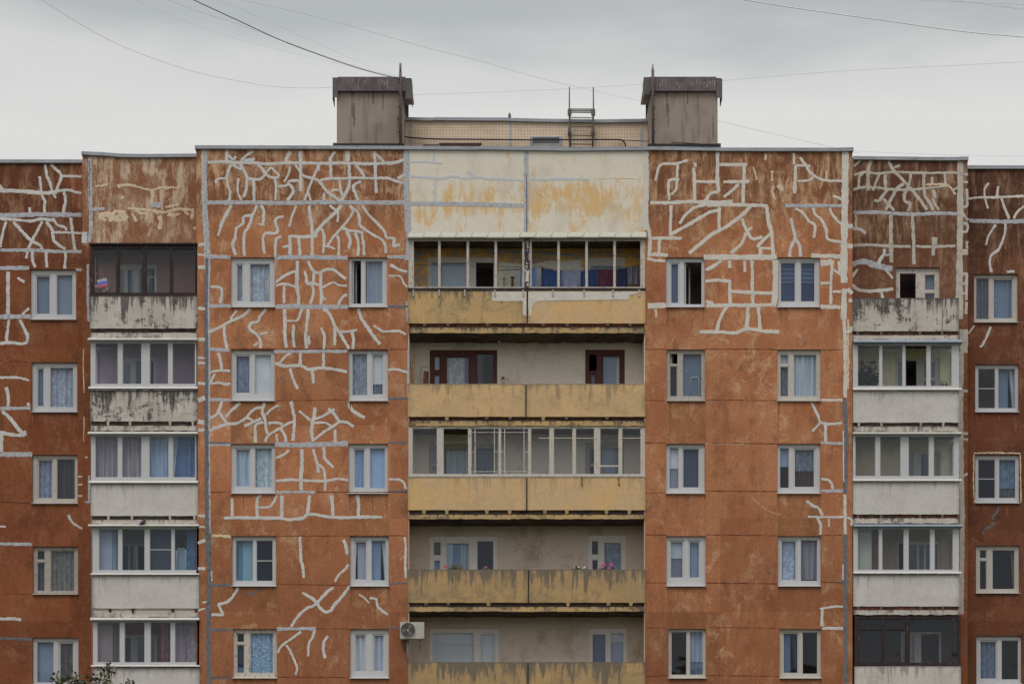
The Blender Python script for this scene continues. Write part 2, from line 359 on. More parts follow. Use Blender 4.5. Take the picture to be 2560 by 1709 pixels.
# ------------------------------------------------------------------ mesh builder
class MB:
    def __init__(s): s.v = []; s.f = []; s.mi = []; s.uv = []; s.smooth = []
    def quad(s, p, mi=0, uv=None, sm=False):
        b = len(s.v); s.v += [tuple(q) for q in p]; s.f.append(tuple(range(b, b + len(p)))); s.mi.append(mi); s.smooth.append(sm)
        s.uv += uv if uv else [(.5, .5)] * len(p)
    def box(s, x0, x1, z0, z1, y0, y1, mi=0, uvr=None):
        """y0 front, y1 back"""
        if x0 > x1: x0, x1 = x1, x0
        if z0 > z1: z0, z1 = z1, z0
        U = [(0, 0), (1, 0), (1, 1), (0, 1)]
        if uvr: ua, ub = uvr; U = [(ua, 0), (ub, 0), (ub, 1), (ua, 1)]
        s.quad([(x0, y0, z0), (x1, y0, z0), (x1, y0, z1), (x0, y0, z1)], mi, U)
        s.quad([(x1, y1, z0), (x0, y1, z0), (x0, y1, z1), (x1, y1, z1)], mi, U)
        s.quad([(x0, y1, z0), (x0, y0, z0), (x0, y0, z1), (x0, y1, z1)], mi, [(0, 0), (0, 0), (0, 1), (0, 1)])
        s.quad([(x1, y0, z0), (x1, y1, z0), (x1, y1, z1), (x1, y0, z1)], mi, [(1, 0), (1, 0), (1, 1), (1, 1)])
        s.quad([(x0, y0, z1), (x1, y0, z1), (x1, y1, z1), (x0, y1, z1)], mi, [(.5, .96)] * 4)
        s.quad([(x0, y1, z0), (x1, y1, z0), (x1, y0, z0), (x0, y0, z0)], mi, [(.5, .1)] * 4)
    def rough(s, x0, x1, z0, z1, y0, y1, mi=0, jt=.006, jb=.012, rng=None, step=.12, jy=.004, mi_bot=None):
        """long concrete element with chipped, uneven edges"""
        rng = rng or random
        if z0 > z1: z0, z1 = z1, z0
        n = max(2, int(abs(x1 - x0) / step)); P = []
        for i in range(n + 1):
            t = i / n; x = x0 + (x1 - x0) * t
            if 0 < i < n: x += rng.uniform(-.3, .3) * step
            a = z0 + rng.uniform(-1, 1) * jb; b = z1 + rng.uniform(-1, 1) * jt; y = y0 + rng.uniform(-1, 1) * jy
            P.append(((x, y, a), (x, y, b), (x, y1, b), (x, y1, a), t))
        for p, q in zip(P, P[1:]):
            s.quad([p[0], q[0], q[1], p[1]], mi, [(p[4], 0), (q[4], 0), (q[4], 1), (p[4], 1)])
            s.quad([p[1], q[1], q[2], p[2]], mi, [(.5, .96)] * 4)
            s.quad([q[3], p[3], p[2], q[2]], mi, [(q[4], 0), (p[4], 0), (p[4], 1), (q[4], 1)])
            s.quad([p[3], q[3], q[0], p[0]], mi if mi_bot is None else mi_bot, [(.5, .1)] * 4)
        a = P[0]; s.quad([a[3], a[0], a[1], a[2]], mi, [(0, 0), (0, 0), (0, 1), (0, 1)])
        a = P[-1]; s.quad([a[0], a[3], a[2], a[1]], mi, [(1, 0), (1, 0), (1, 1), (1, 1)])
    def plate(s, x0, x1, z0, z1, y0, y1, holes=(), mi=0, ztop=None, mi_rev=None, mi_back=None, cell=None):
        """wall or frame plate, front at y0, back at y1, with rectangular holes (hx0,hx1,hz0,hz1)"""
        hs = [(min(h[0], h[1]), max(h[0], h[1]), min(h[2], h[3]), max(h[2], h[3])) for h in holes]
        xs = sorted({x0, x1, *[q for h in hs for q in h[:2] if x0 < q < x1], *([p for p, _ in ztop if x0 < p < x1] if ztop else [])})
        zs = sorted({z0, z1, *[q for h in hs for q in h[2:] if z0 < q < z1]})
        def tz(x, z):
            if ztop is None or z != z1: return z
            for (a, za), (b, zb) in zip(ztop, ztop[1:]):
                if a <= x <= b: return za + (zb - za) * (x - a) / (b - a)
            return ztop[0][1] if x < ztop[0][0] else ztop[-1][1]
        def hole(cx, cz): return any(h[0] < cx < h[1] and h[2] < cz < h[3] for h in hs)
        nx, nz = len(xs) - 1, len(zs) - 1
        solid = [[not hole((xs[i] + xs[i + 1]) / 2, (zs[j] + zs[j + 1]) / 2) for j in range(nz)] for i in range(nx)]
        mr = mi if mi_rev is None else mi_rev; mb = mi if mi_back is None else mi_back
        def U(x, z): return ((x - x0) / (x1 - x0), (z - z0) / (z1 - z0))
        for i in range(nx):
            for j in range(nz):
                if not solid[i][j]: continue
                a, b, c, d = xs[i], xs[i + 1], zs[j], zs[j + 1]
                uv = [U(a, c), U(b, c), U(b, d), U(a, d)]
                s.quad([(a, y0, c), (b, y0, c), (b, y0, tz(b, d)), (a, y0, tz(a, d))], mi if cell is None else cell((a + b) / 2, (c + d) / 2), uv)
                s.quad([(b, y1, c), (a, y1, c), (a, y1, tz(a, d)), (b, y1, tz(b, d))], mb, uv)
                if i == 0 or not solid[i - 1][j]: s.quad([(a, y1, c), (a, y0, c), (a, y0, tz(a, d)), (a, y1, tz(a, d))], mi if i == 0 else mr, uv)
                if i == nx - 1 or not solid[i + 1][j]: s.quad([(b, y0, c), (b, y1, c), (b, y1, tz(b, d)), (b, y0, tz(b, d))], mi if i == nx - 1 else mr, uv)
                if j == 0 or not solid[i][j - 1]: s.quad([(a, y1, c), (b, y1, c), (b, y0, c), (a, y0, c)], mi if j == 0 else mr, uv)
                if j == nz - 1 or not solid[i][j + 1]: s.quad([(a, y0, tz(a, d)), (b, y0, tz(b, d)), (b, y1, tz(b, d)), (a, y1, tz(a, d))], mi if j == nz - 1 else mr, uv)
    def tube(s, pts, r, seg=6, mi=0, r2=None, cap=True):
        P = [Vector(p) for p in pts]; n = len(P); rings = []
        up = Vector((0, 0, 1))
        for i, p in enumerate(P):
            t = (P[min(i + 1, n - 1)] - P[max(i - 1, 0)]).normalized()
            a = t.cross(up)
            if a.length < .05: a = t.cross(Vector((1, 0, 0)))
            a.normalize(); b = t.cross(a)
            rr = r if r2 is None else r + (r2 - r) * i / max(1, n - 1)
            rings.append([p + (a * cos(2 * pi * k / seg) + b * sin(2 * pi * k / seg)) * rr for k in range(seg)])
        base = len(s.v)
        for ring in rings: s.v += [tuple(q) for q in ring]
        for i in range(n - 1):
            for k in range(seg):
                k2 = (k + 1) % seg
                s.f.append((base + i * seg + k, base + i * seg + k2, base + (i + 1) * seg + k2, base + (i + 1) * seg + k)); s.mi.append(mi); s.smooth.append(True); s.uv += [(.5, .5)] * 4
        if cap:
            for o in (0, (n - 1) * seg):
                s.f.append(tuple(base + o + k for k in (range(seg) if o else reversed(range(seg))))); s.mi.append(mi); s.smooth.append(False); s.uv += [(.5, .5)] * seg
    def disc(s, cx, cz, y, r0, r1, mi=0, seg=28, th=.004):
        for k in range(seg):
            a, b = 2 * pi * k / seg, 2 * pi * (k + 1) / seg
            p = lambda r, t, yy: (cx + r * cos(t), yy, cz + r * sin(t))
            s.quad([p(r0, a, y), p(r1, a, y), p(r1, b, y), p(r0, b, y)], mi)
            s.quad([p(r1, a, y), p(r1, a, y + th), p(r1, b, y + th), p(r1, b, y)], mi)
    def build(s, name, mats, parent=None, loc=None):
        if not isinstance(mats, (list, tuple)): mats = [mats]
        me = bpy.data.meshes.new(name)
        o3 = loc or (parent_world(parent) if parent is not None else (0, 0, 0))
        me.from_pydata([(a - o3[0], b - o3[1], c - o3[2]) for a, b, c in s.v], [], s.f)
        for m in mats: me.materials.append(m)
        me.polygons.foreach_set('material_index', s.mi)
        me.polygons.foreach_set('use_smooth', s.smooth)
        ul = me.uv_layers.new(name='UVMap'); flat = [q for p in s.uv for q in p]
        ul.data.foreach_set('uv', flat)
        me.update()
        o = bpy.data.objects.new(name, me); col.objects.link(o)
        if parent is not None: o.parent = parent
        else: o.location = o3
        return o

def parent_world(p):
    v = Vector((0, 0, 0))
    while p is not None: v += p.location; p = p.parent
    return tuple(v)
def tag(o, label=None, cat=None, group=None, kind=None):
    if label: o['label'] = label
    if cat: o['category'] = cat
    if group: o['group'] = group
    if kind: o['kind'] = kind
    return o
def empty(name, loc):
    o = bpy.data.objects.new(name, None); o.location = loc; o.empty_display_size = .2; col.objects.link(o); return o

# ------------------------------------------------------------------ sealant brushed over the cracks and panel joints
# per wall: (origin u, origin v, scale, strokes); one stroke = kind, width, points
ST = {}
ST['cl'] = [(500, 350, 3.92, """
g 30 75,220 200,215 340,222 500,225 680,235 860,225 1050,228 1250,230 1440,228 1650,235 1800,230 1920,222 2000,190
g 34 265,105 260,160 262,215
g 24 280,150 320,190 355,160
g 26 400,210 440,165 520,110
g 30 430,200 535,190
g 26 300,240 275,310 262,370 270,430 295,510 285,595
g 22 262,375 165,385 158,425
g 24 320,240 350,265 410,290 440,300
g 28 390,230 430,300 455,350 460,420 450,500 430,560
g 22 380,375 368,450 375,530 405,590
g 26 450,375 520,385 590,385 640,345
g 30 525,395 528,500 530,600
g 30 570,240 620,300 660,350 720,370 775,365
g 22 640,340 690,275 740,310 780,360
g 24 735,385 745,470 738,590
g 28 885,110 855,170 835,215
g 24 885,255 865,340 825,410
g 26 765,455 850,445 880,405 970,400
g 30 870,430 915,490 890,550 855,595
g 32 983,108 985,220 985,400 983,505
g 24 930,240 960,280 980,310
g 28 1000,345 1060,365 1150,395 1180,430
g 26 1165,240 1130,330 1100,390 1070,470 1025,590
g 18 1172,240 1168,305
g 24 1060,510 1085,595
g 28 1180,390 1200,450 1260,520 1380,600
g 26 1180,395 1280,380 1400,378 1550,372 1700,378 1840,375 1900,400 1990,425
g 24 1215,520 1215,595
g 28 1325,115 1285,170 1275,215 1282,300 1285,375
g 40 1445,108 1447,210
g 30 1460,240 1465,350 1460,450 1430,520 1385,595
g 24 1370,390 1378,480 1400,550
g 20 1285,505 1310,490 1360,490
g 24 1530,250 1580,310 1615,365
g 26 1575,405 1520,435 1500,470 1530,540 1550,598
g 30 1712,110 1715,220 1720,340 1725,450 1728,520
g 24 1715,130 1760,170 1800,215
g 34 1940,380 1985,350 2010,345
G 40 65,615 400,612 800,618 1100,612 1500,612 1800,615 2015,612
g 28 310,640 250,740 210,830 178,940
g 28 555,640 520,730 460,740 425,755 420,820 360,860 345,950 320,1030 350,1130
g 28 515,740 480,840 435,920 430,1050 435,1135
g 28 600,640 625,700 620,780 615,840
g 18 570,825 615,830
g 26 820,750 740,775 760,890 730,915 640,915 620,960 622,1040 635,1115
g 28 800,945 750,970 738,1060 738,1135
g 22 945,645 905,740 875,850
g 30 1070,640 1080,750 1098,850 1098,940 1100,1130
g 30 1155,940 1000,950 880,940
g 32 880,935 882,1030 882,1128
g 28 970,960 975,1040 980,1130
g 22 805,1050 870,1040
g 34 1385,640 1320,720 1200,830 1120,930
g 22 1270,640 1330,690
g 22 1355,700 1348,805
g 28 1195,870 1215,960 1208,1110
g 26 1470,640 1500,700 1440,800 1390,860 1310,950 1250,1035
g 22 1225,1040 1280,1050 1325,1070
g 28 1350,940 1362,1020 1362,1130
g 26 1490,670 1545,710 1565,790 1570,840 1680,920 1780,980 1815,1040 1820,1110
g 26 1590,640 1650,730 1750,830 1810,900 1830,960 1900,965 1895,1040 1960,1025
g 28 1400,865 1480,890 1600,905
g 28 1430,890 1470,970 1460,1065
g 28 1520,910 1550,1000 1548,1135
g 26 1585,910 1600,1010 1608,1130
G 40 100,1140 298,1150
G 42 730,1155 1000,1150 1445,1155
G 34 1835,1145 2015,1148
G 46 2022,100 2025,400 2040,700 2045,980 2030,1180
G 56 40,95 45,600 60,900 72,1150 78,1300
t 14 25,100 28,560
"""), (500, 640, 3.92, """
g 34 955,45 950,200 950,300 965,400 965,475
g 28 1060,45 1080,100 1115,150 1170,165
g 26 935,150 850,180 790,220 745,260
g 28 1025,145 1040,200 1050,270 1100,265 1165,285
g 26 1115,160 1112,260
g 30 1185,150 1183,300 1190,380 1185,475
g 28 1180,160 1230,135 1300,130 1350,165 1430,225
g 20 1205,310 1300,260 1360,285 1440,290
g 22 745,290 830,275 930,300 950,330
g 26 825,290 822,400 822,460
g 26 1095,280 1115,350 1080,470
g 22 1200,400 1235,430
g 28 1440,375 1390,410 1355,478
G 42 740,500 900,490 1100,498 1448,500
G 36 90,490 298,488
d 30 1845,495 2040,495
g 28 1865,85 1940,130 2030,155
g 18 1850,195 1960,200 1990,260 2030,305
g 28 105,300 200,310 215,360 200,460
g 28 490,515 430,580 300,640 190,700 80,745
g 24 360,530 315,590 300,640
g 28 238,680 240,780 265,910
g 28 650,520 590,590 570,640 500,660 490,720 560,770 590,830 590,905
g 22 665,745 590,770
g 22 525,880 570,850
g 34 830,515 830,640 835,800 845,895
g 24 850,635 950,630 985,560 1000,515
g 26 920,670 912,780 925,895
g 30 1060,515 1050,650 1035,780 1045,905
g 28 1065,780 1070,870
g 26 1188,700 1220,790 1212,910
g 30 1210,515 1270,570 1320,680 1380,770 1420,840 1460,910
g 30 1320,700 1320,875
g 26 1370,740 1450,740 1540,725
g 30 1492,740 1505,830 1498,910
g 34 1550,510 1580,610 1650,710 1710,800 1765,865
g 24 1700,680 1780,735 1850,740 1950,735 2015,770
G 34 95,915 290,925
G 30 725,935 1440,932
g 30 180,945 205,1040 210,1115
g 24 95,1140 180,1120 298,1125
g 22 145,1150 105,1235
g 24 100,1250 180,1240 240,1255 298,1250
g 30 735,1050 830,1075 1000,1075 1060,1110 1200,1095 1350,1115 1440,1135
g 26 885,950 830,990 785,1045
g 28 985,950 982,1065
g 28 1210,950 1210,1085
g 28 885,1100 905,1190 958,1300
g 30 1100,1120 1112,1245
g 24 1845,1115 1930,1110 2030,1140
G 30 95,1405 300,1410
d 28 1850,1395 2030,1395
d 44 75,20 58,520 70,1568
G 20 92,20 84,520 92,1000 85,1568
G 26 2025,440 2035,600 2040,640
G 18 2040,920 2038,1380
"""), (500, 1000, 3.92, """
g 28 215,10 180,110 150,150 95,175
g 28 395,25 320,90 250,165
g 26 190,120 230,180 260,230
g 30 95,300 200,255 280,235 370,225 440,180 470,165
g 28 635,25 610,100 625,170
g 26 620,75 550,80 490,125 465,165 520,200
g 24 770,50 700,90 650,140
g 30 625,130 640,200 650,290 665,330
g 26 600,180 520,215 435,255
g 28 620,215 545,245 545,330 542,415
g 26 670,230 740,220 810,235
g 28 930,205 850,235 770,285 670,345 640,410
g 28 790,280 830,340 840,405
g 24 750,330 755,400
g 30 890,10 910,100 925,190 920,300 908,400
g 24 970,105 1080,200
g 32 1125,70 1120,150 1100,220 1095,310 1108,405
g 26 1320,90 1280,110 1200,160 1120,190
g 26 1255,85 1300,110
g 26 1290,110 1340,170 1370,215
g 28 1505,260 1440,220 1370,215 1300,260 1220,310 1120,385
g 24 1120,225 1200,220 1260,235 1290,260
g 26 1325,285 1325,405
g 32 1460,15 1495,100 1615,170
d 20 95,418 300,418
G 22 95,440 300,436
G 48 735,430 950,440 1100,435 1450,425
d 20 1845,415 2035,415
g 24 870,485 820,535 745,565
g 36 995,480 1000,600 990,750 990,880
g 28 1105,480 1140,590 1165,710
g 24 1150,630 1210,670 1228,780 1225,885
g 28 1215,455 1220,570 1250,600 1310,660
g 26 745,790 900,780 1100,790 1250,790 1350,770 1450,785
g 22 1850,775 1960,780 2000,810 2020,870
G 26 745,900 1130,900
d 20 1850,890 2030,885
g 28 315,960 315,1060 313,1135
g 30 600,930 560,970 560,1145
g 22 575,1050 680,1045 720,1000 750,930
g 34 805,930 802,1040 798,1150
g 32 1075,930 1065,1020 1055,1120
g 32 1290,930 1300,1040 1302,1150
g 32 1540,930 1555,1010 1550,1145
g 30 235,1155 400,1150 600,1155 780,1155 880,1170 1000,1155 1070,1115 1180,1130 1270,1145 1450,1150 1600,1145 1785,1145
t 26 115,1325 300,1335
g 30 980,1335 985,1450 990,1568 1010,1645 1015,1740
g 30 1405,1365 1430,1430 1440,1510
g 24 2005,1340 2015,1450 2012,1640 2018,1740
G 20 90,0 88,400 96,1300
d 44 60,0 66,500 68,1000 80,1600
"""), (500, 1330, 4.136, """
g 28 1535,330 1500,385 1440,430 1395,510
g 32 1545,560 1470,660 1390,750 1350,810 1300,825 1250,790 1210,740 1170,690 1060,625
g 30 1380,570 1290,640 1200,740 1100,790 1020,860 940,975
G 34 795,1000 1200,995
g 26 1045,1025 950,1095 850,1170 800,1245
g 24 890,1165 930,1220 970,1310 1005,1400 985,1470
g 28 1185,1010 1165,1080 1125,1160 1120,1280
g 30 1325,1070 1285,1130 1275,1210 1295,1300
g 30 395,570 350,650 280,720 195,745 210,790 235,850 120,850
d 18 460,635 560,630 610,575
g 18 1640,640 1690,670 1750,730
g 24 1755,680 1820,690 1840,770 1940,850
d 30 110,1005 335,1005
d 28 110,545 325,545
d 26 110,1505 335,1500
d 20 1955,530 2160,525
d 22 1945,985 2060,980
d 46 90,0 95,500 88,1000 95,1700
g 14 120,400 122,500
g 20 25,725 70,715
t 22 5,370 60,370
"""), (0, 0, 1, """
j 1.6 580,872 1020,873
g 7 495,613 513,610
g 5 495,636 513,639
g 9 495,668 513,668
g 9 495,770 513,772
g 8 495,849 513,848
g 6 495,894 513,895
g 7 495,907 513,907
g 7 495,958 513,959
g 13 495,1000 513,994
g 12 495,1053 513,1057
g 7 495,1075 513,1075
g 6 495,1289 513,1290
g 6 495,1317 513,1317
g 8 495,1358 513,1349
g 7 495,1421 513,1421
g 6 495,1524 513,1521
j 1.4 520,1229 578,1230
j 1.4 690,1229 1020,1230
j 1.4 519,1338 577,1338
j 1.4 688,1339 1018,1338
j 1.4 690,1459 872,1462
j 1.4 790,1570 873,1571
j 1.4 693,1691 873,1692
j 1.4 519,1692 580,1690
j 1.4 688,1001 870,999
""")]
ST['cr'] = [(1600, 350, 3.92, """
w 44 62,110 65,350 66,600
w 60 50,610 50,850
w 34 75,820 98,960 92,1120
w 34 100,615 300,615 500,605 640,610 780,610 905,605
w 34 660,640 900,635 1100,640 1250,645
w 26 155,400 170,320 210,240 350,232 465,200
w 26 370,240 362,380
w 26 385,390 285,405 287,590
w 26 365,400 350,490 305,535
w 22 540,220 545,265
w 32 530,275 532,400 535,595
w 28 545,405 650,410 780,410
w 34 760,115 760,400 765,500 690,525 640,600
w 32 780,243 1050,243
w 32 1020,255 1018,400 1012,500 1012,620
w 32 818,412 1075,408
w 28 970,430 910,490 820,560
t 18 1110,265 1145,390
t 20 1232,130 1232,200
t 22 1295,300 1295,405
t 26 1310,450 1300,530 1325,580
t 44 1350,440 1400,500
w 26 1510,130 1510,240
w 34 1525,250 1520,400 1515,525
w 24 1525,250 1670,255
w 26 1565,170 1620,240 1660,310 1740,370 1830,400 1980,403
w 22 1540,405 1640,400 1700,370
w 20 1827,305 1825,385
G 34 1420,645 1700,645 1985,645
w 28 1520,670 1600,720 1660,800 1715,840 1705,960
w 28 1700,665 1710,720 1780,790 1825,880 1840,970 1970,1000
w 26 1860,665 1890,740 1970,825
w 30 1890,550 1950,570 1990,590
w 66 2012,108 2008,600 2000,1100 2000,1400
w 30 305,640 300,800 298,940
w 28 385,820 450,730 540,660 660,630
w 34 300,925 420,860 560,780 680,710 780,690
w 30 780,660 775,780 780,880
w 36 1085,650 970,760 830,860 700,930 600,1010 480,1110
w 30 1000,770 1040,880 1100,965 1200,950
w 26 1100,855 1040,900
w 30 1040,910 990,1020 890,1110
w 36 1240,650 1260,800 1290,920 1305,1140
w 30 1290,910 1220,970 1150,1050
w 26 1180,1060 1300,1065
w 30 1180,1050 1180,1125
g 30 1480,765 1510,900 1515,970 1475,1060 1465,1145
g 30 1515,965 1560,1030 1575,1140
w 30 105,965 250,962 410,965
w 30 190,975 185,1115
w 36 75,1125 180,1125 275,1130
w 24 70,1160 150,1180 248,1188
w 52 625,1150 900,1150 1340,1150
w 40 1680,1135 1970,1140
w 44 2035,845 2085,845
w 46 2035,1040 2085,1045
"""), (1600, 640, 3.92, """
w 56 1325,40 1328,250 1318,440 1300,485
w 32 800,45 720,100 645,140
w 32 877,45 877,118
w 28 1028,45 1028,155
w 32 1100,45 1100,200 1102,350 1108,475
w 32 640,248 760,240 880,248
w 32 880,235 880,330 885,475
w 34 870,345 1100,360 1310,365
w 34 645,445 720,465
w 36 650,490 900,482 1100,485 1300,478
w 34 850,495 790,600 750,738
w 34 1058,500 1052,620 1045,712
w 32 1160,500 1170,620 1175,718
w 34 585,745 780,745 930,755 1050,715 1200,735 1365,745
w 52 75,490 255,482
w 28 1885,45 1875,200 1870,350 1870,475
w 30 1770,270 1860,262
w 28 1890,350 1970,350
w 36 1770,495 1965,500
w 26 1895,130 1975,190
w 30 1950,50 1955,160
w 60 1770,70 1880,60
w 54 2003,320 1995,620
w 34 1998,600 2012,900 2010,1385
t 20 2040,620 2038,1300
d 38 2003,1390 2003,1568
w 24 1775,1410 1985,1410
g 22 1680,1430 1740,1568
w 40 2035,320 2078,370
w 36 2045,430 2082,440
w 28 2070,690 2065,735 2015,740
t 28 155,520 160,600
"""), (1600, 1000, 3.92, """
g 24 1680,25 1740,130 1770,215 1870,235 1980,220
g 24 1760,225 1720,270 1690,305
g 28 1818,240 1820,405
G 28 1770,415 1990,425
g 24 1775,770 1850,785 1880,820 1890,870
G 30 1775,890 1990,890
g 26 1630,985 1690,1030 1750,1060 1790,1130
g 20 1645,1140 1800,1145 1990,1145
g 24 1735,1150 1770,1220 1770,1315
g 16 1850,1160 1850,1240
d 40 2005,0 2022,400 2008,910
w 30 2008,920 2012,1310
d 36 2010,1320 2012,1568
g 14 1992,300 1998,800
g 26 2030,1150 2075,1170 2072,1230
t 5 1100,960 1180,1030 1280,1095 1380,1120
"""), (1600, 1330, 4.136, """
d 40 2120,30 2125,800 2132,1700
g 20 1860,790 1960,775 2040,765 2100,770
g 30 1887,785 1880,880 1885,970
g 30 1885,992 2100,992
d 28 2055,520 2110,520
g 16 2100,330 2098,490
"""), (0, 0, 1, """
j 1.6 1613,873 1664,873
j 1.6 1763,872 1944,873
j 1.4 2053,874 2104,874
j 1.2 1615,1000 1664,1001
j 1.2 1764,999 1943,1001
j 1.8 1613,1106 1664,1107
t 1.4 1763,1108 1860,1110
j 1.6 1763,1107 1943,1109
j 1.8 1763,1226 1943,1228
j 1.4 1615,1232 1664,1231
j 1.4 1614,1336 1666,1337
j 1.4 1766,1336 1944,1338
j 1.4 2053,1337 2106,1337
j 1.8 1766,1456 1944,1458
j 1.4 1615,1455 1666,1457
j 1.4 2053,1454 2100,1455
j 2.2 1618,1567 1668,1568
j 1.4 1767,1567 1948,1569
j 1.4 1768,1687 1948,1689
j 1.2 1615,1690 1668,1687
""")]
ST['cm'] = [(1000, 150, 3.484, """
G 56 55,795 55,1000 60,1250 72,1490
G 40 1100,798 1100,1495
d 14 1102,1000 1104,1490
w 46 2138,795 2140,1250 2145,1480
b 20 80,890 200,885 370,900
b 20 295,800 295,890
b 26 75,1010 200,1020 380,1030 450,1010 560,1030 650,1020 800,1035 1000,1040 1080,1050
b 26 1120,1030 1250,1040 1450,1035 1650,1040
b 24 310,1045 305,1235
G 40 95,1250 500,1255 1080,1268
b 30 590,970 645,1005
t 5 1700,1035 1900,1030 2090,1038
t 4 1160,1110 1200,1160 1260,1200
""")]
ST['br'] = [(2100, 370, 4.126, """
w 26 145,280 250,250 400,265 540,250 700,255 900,260 1210,255
w 26 135,430 280,405 560,430 750,430 900,415 1120,390
w 24 215,125 150,190
w 36 325,130 295,200 290,300 290,440
w 28 240,260 200,300 190,420
w 26 405,280 370,360 340,440
w 34 465,275 468,420
w 32 490,430 430,510 400,545 350,540
w 34 500,135 550,230 620,300 700,390 780,480 900,640
w 26 620,180 560,200
w 30 730,265 720,340 690,430 665,480 670,550 725,570 700,650
w 32 660,370 590,420 540,500 470,640
w 28 445,520 500,580 560,645
w 32 865,265 865,400 880,500 930,570 960,645
w 28 950,300 950,375
w 34 960,430 985,520
w 26 955,520 980,580 1020,640
w 28 1080,270 1085,370
t 22 885,378 1100,372
t 22 1120,380 1195,480
w 22 1160,440 1210,410
G 36 135,665 400,665 750,685 1000,672 1205,680
w 62 1240,135 1240,600 1235,1100 1225,1568
t 26 165,690 165,820
g 30 135,835 210,840 265,880
w 40 525,690 525,900 530,1180
w 34 745,690 755,850 760,1000 762,1200
w 30 140,1005 300,1000 500,1010 730,1018
w 30 780,1015 950,1020 1190,1010
w 54 975,920 975,1000
w 34 965,1010 963,1110
g 32 455,1040 460,1080 410,1160 395,1200
G 22 520,1100 450,1110
G 60 130,1200 250,1170 380,1215 540,1245
g 30 180,1250 115,1340
g 26 470,1250 545,1345
g 34 125,1410 200,1465 350,1475 550,1455
g 30 430,1480 440,1560
w 28 1265,270 1320,275
w 28 1265,350 1320,350
w 28 1308,420 1308,600 1270,600
w 30 1262,680 1320,745
w 28 1262,780 1312,785 1308,860 1262,862
w 64 1255,1075 1320,1075
w 26 1308,960 1308,1040
w 34 1306,1290 1304,1568
w 28 1255,1300 1315,1300
w 28 1255,1400 1315,1400
w 28 1255,1500 1315,1500
"""), (2100, 670, 3.92, """
w 50 1180,0 1182,500
w 78 1213,600 1213,830
w 48 1190,820 1180,1568
w 24 1195,1205 1252,1205
w 30 1240,330 1235,450
"""), (2100, 1050, 3.92, """
w 46 1185,0 1192,600 1198,1000 1188,1900
w 24 1200,130 1255,130
w 24 1200,185 1255,190
g 20 1205,550 1250,520
""")]
ST['ar'] = [(2100, 370, 4.126, """
w 24 1325,525 1450,510 1600,510 1898,495
G 42 1330,750 1500,755 1700,760 1898,755
w 20 1535,360 1492,420 1495,510 1525,625
w 24 1632,395 1618,500
w 26 1665,520 1700,620 1745,730
w 26 1898,600 1830,660 1795,730
g 22 1605,790 1540,890 1505,1000
g 26 1705,780 1695,900 1640,1040 1560,1110 1545,1200 1565,1280
g 26 1720,1278 1800,1275
"""), (2100, 670, 3.92, """
g 16 1320,560 1260,640
g 24 1480,575 1450,640 1400,750 1370,765
"""), (2100, 1050, 3.92, """
d 20 1560,850 1530,910 1490,950 1510,970
d 20 1510,995 1480,1040 1430,1060 1400,1110
t 14 1318,808 1308,600 1313,335
t 14 1310,325 1500,318 1768,326
t 12 1766,335 1770,560 1774,800
""")]
ST['al'] = [(0, 350, 3.92, """
g 38 0,495 150,500 300,510 420,520 500,515 560,510
g 26 560,505 620,492 690,495 750,515 800,518
g 26 0,440 20,490
g 26 445,240 460,350 490,420 510,500 545,570
g 28 495,240 550,290 600,340 590,400 550,500
g 24 605,355 700,355 800,358
g 26 390,355 400,450 405,530 440,600 435,650 440,715
g 30 630,505 640,600 620,715
G 44 0,740 200,735 400,730 800,735
g 30 0,770 130,780 300,795 400,775 520,790
g 26 60,800 30,900 0,1050
g 30 130,800 200,880 300,980 400,1040 405,1100
g 30 415,800 340,940 290,1040 255,1160
g 30 455,800 510,880 530,990 640,1070
g 26 520,765 560,830 640,860 650,890
g 28 690,760 710,900 735,1085
g 22 520,905 700,910 800,915
g 28 290,660 292,710
G 32 0,1080 250,1080 400,1085 600,1095 800,1095
g 30 315,1090 320,1180 345,1250
g 28 450,1095 460,1250
g 28 645,1100 635,1260
G 40 0,1255 285,1255
G 26 745,1270 800,1272
"""), (0, 660, 3.92, """
g 36 80,75 80,490
g 28 170,135 240,180
G 44 0,515 300,515
g 24 285,430 220,490
g 28 90,545 70,680 65,755
g 30 195,545 240,640 270,700 265,760 220,780 100,770 0,775
g 24 0,1110 120,1110 200,1115 285,1140
g 32 60,1205 80,1290 80,1395
G 34 0,1415 300,1410
g 30 265,1385 290,1365
g 36 20,1440 100,1510 185,1620 245,1675
"""), (0, 1040, 3.92, """
g 34 0,160 120,180 240,190
g 28 242,140 250,190
g 40 12,180 12,350
G 46 0,375 315,375
g 24 670,965 720,1050 820,1105
g 24 0,1078 55,1080
G 30 0,1250 315,1255
g 16 765,592 815,592
g 16 765,670 815,668
g 16 765,780 815,778
"""), (0, 1350, 4.367, """
g 34 0,860 150,855 230,870
d 30 0,1070 200,1075 350,1085
j 6 0,580 350,585
"""), (0, 0, 1, """
j 1.6 0,901 78,905
j 2 0,1253 80,1258
j 1.4 200,900 205,905
""")]
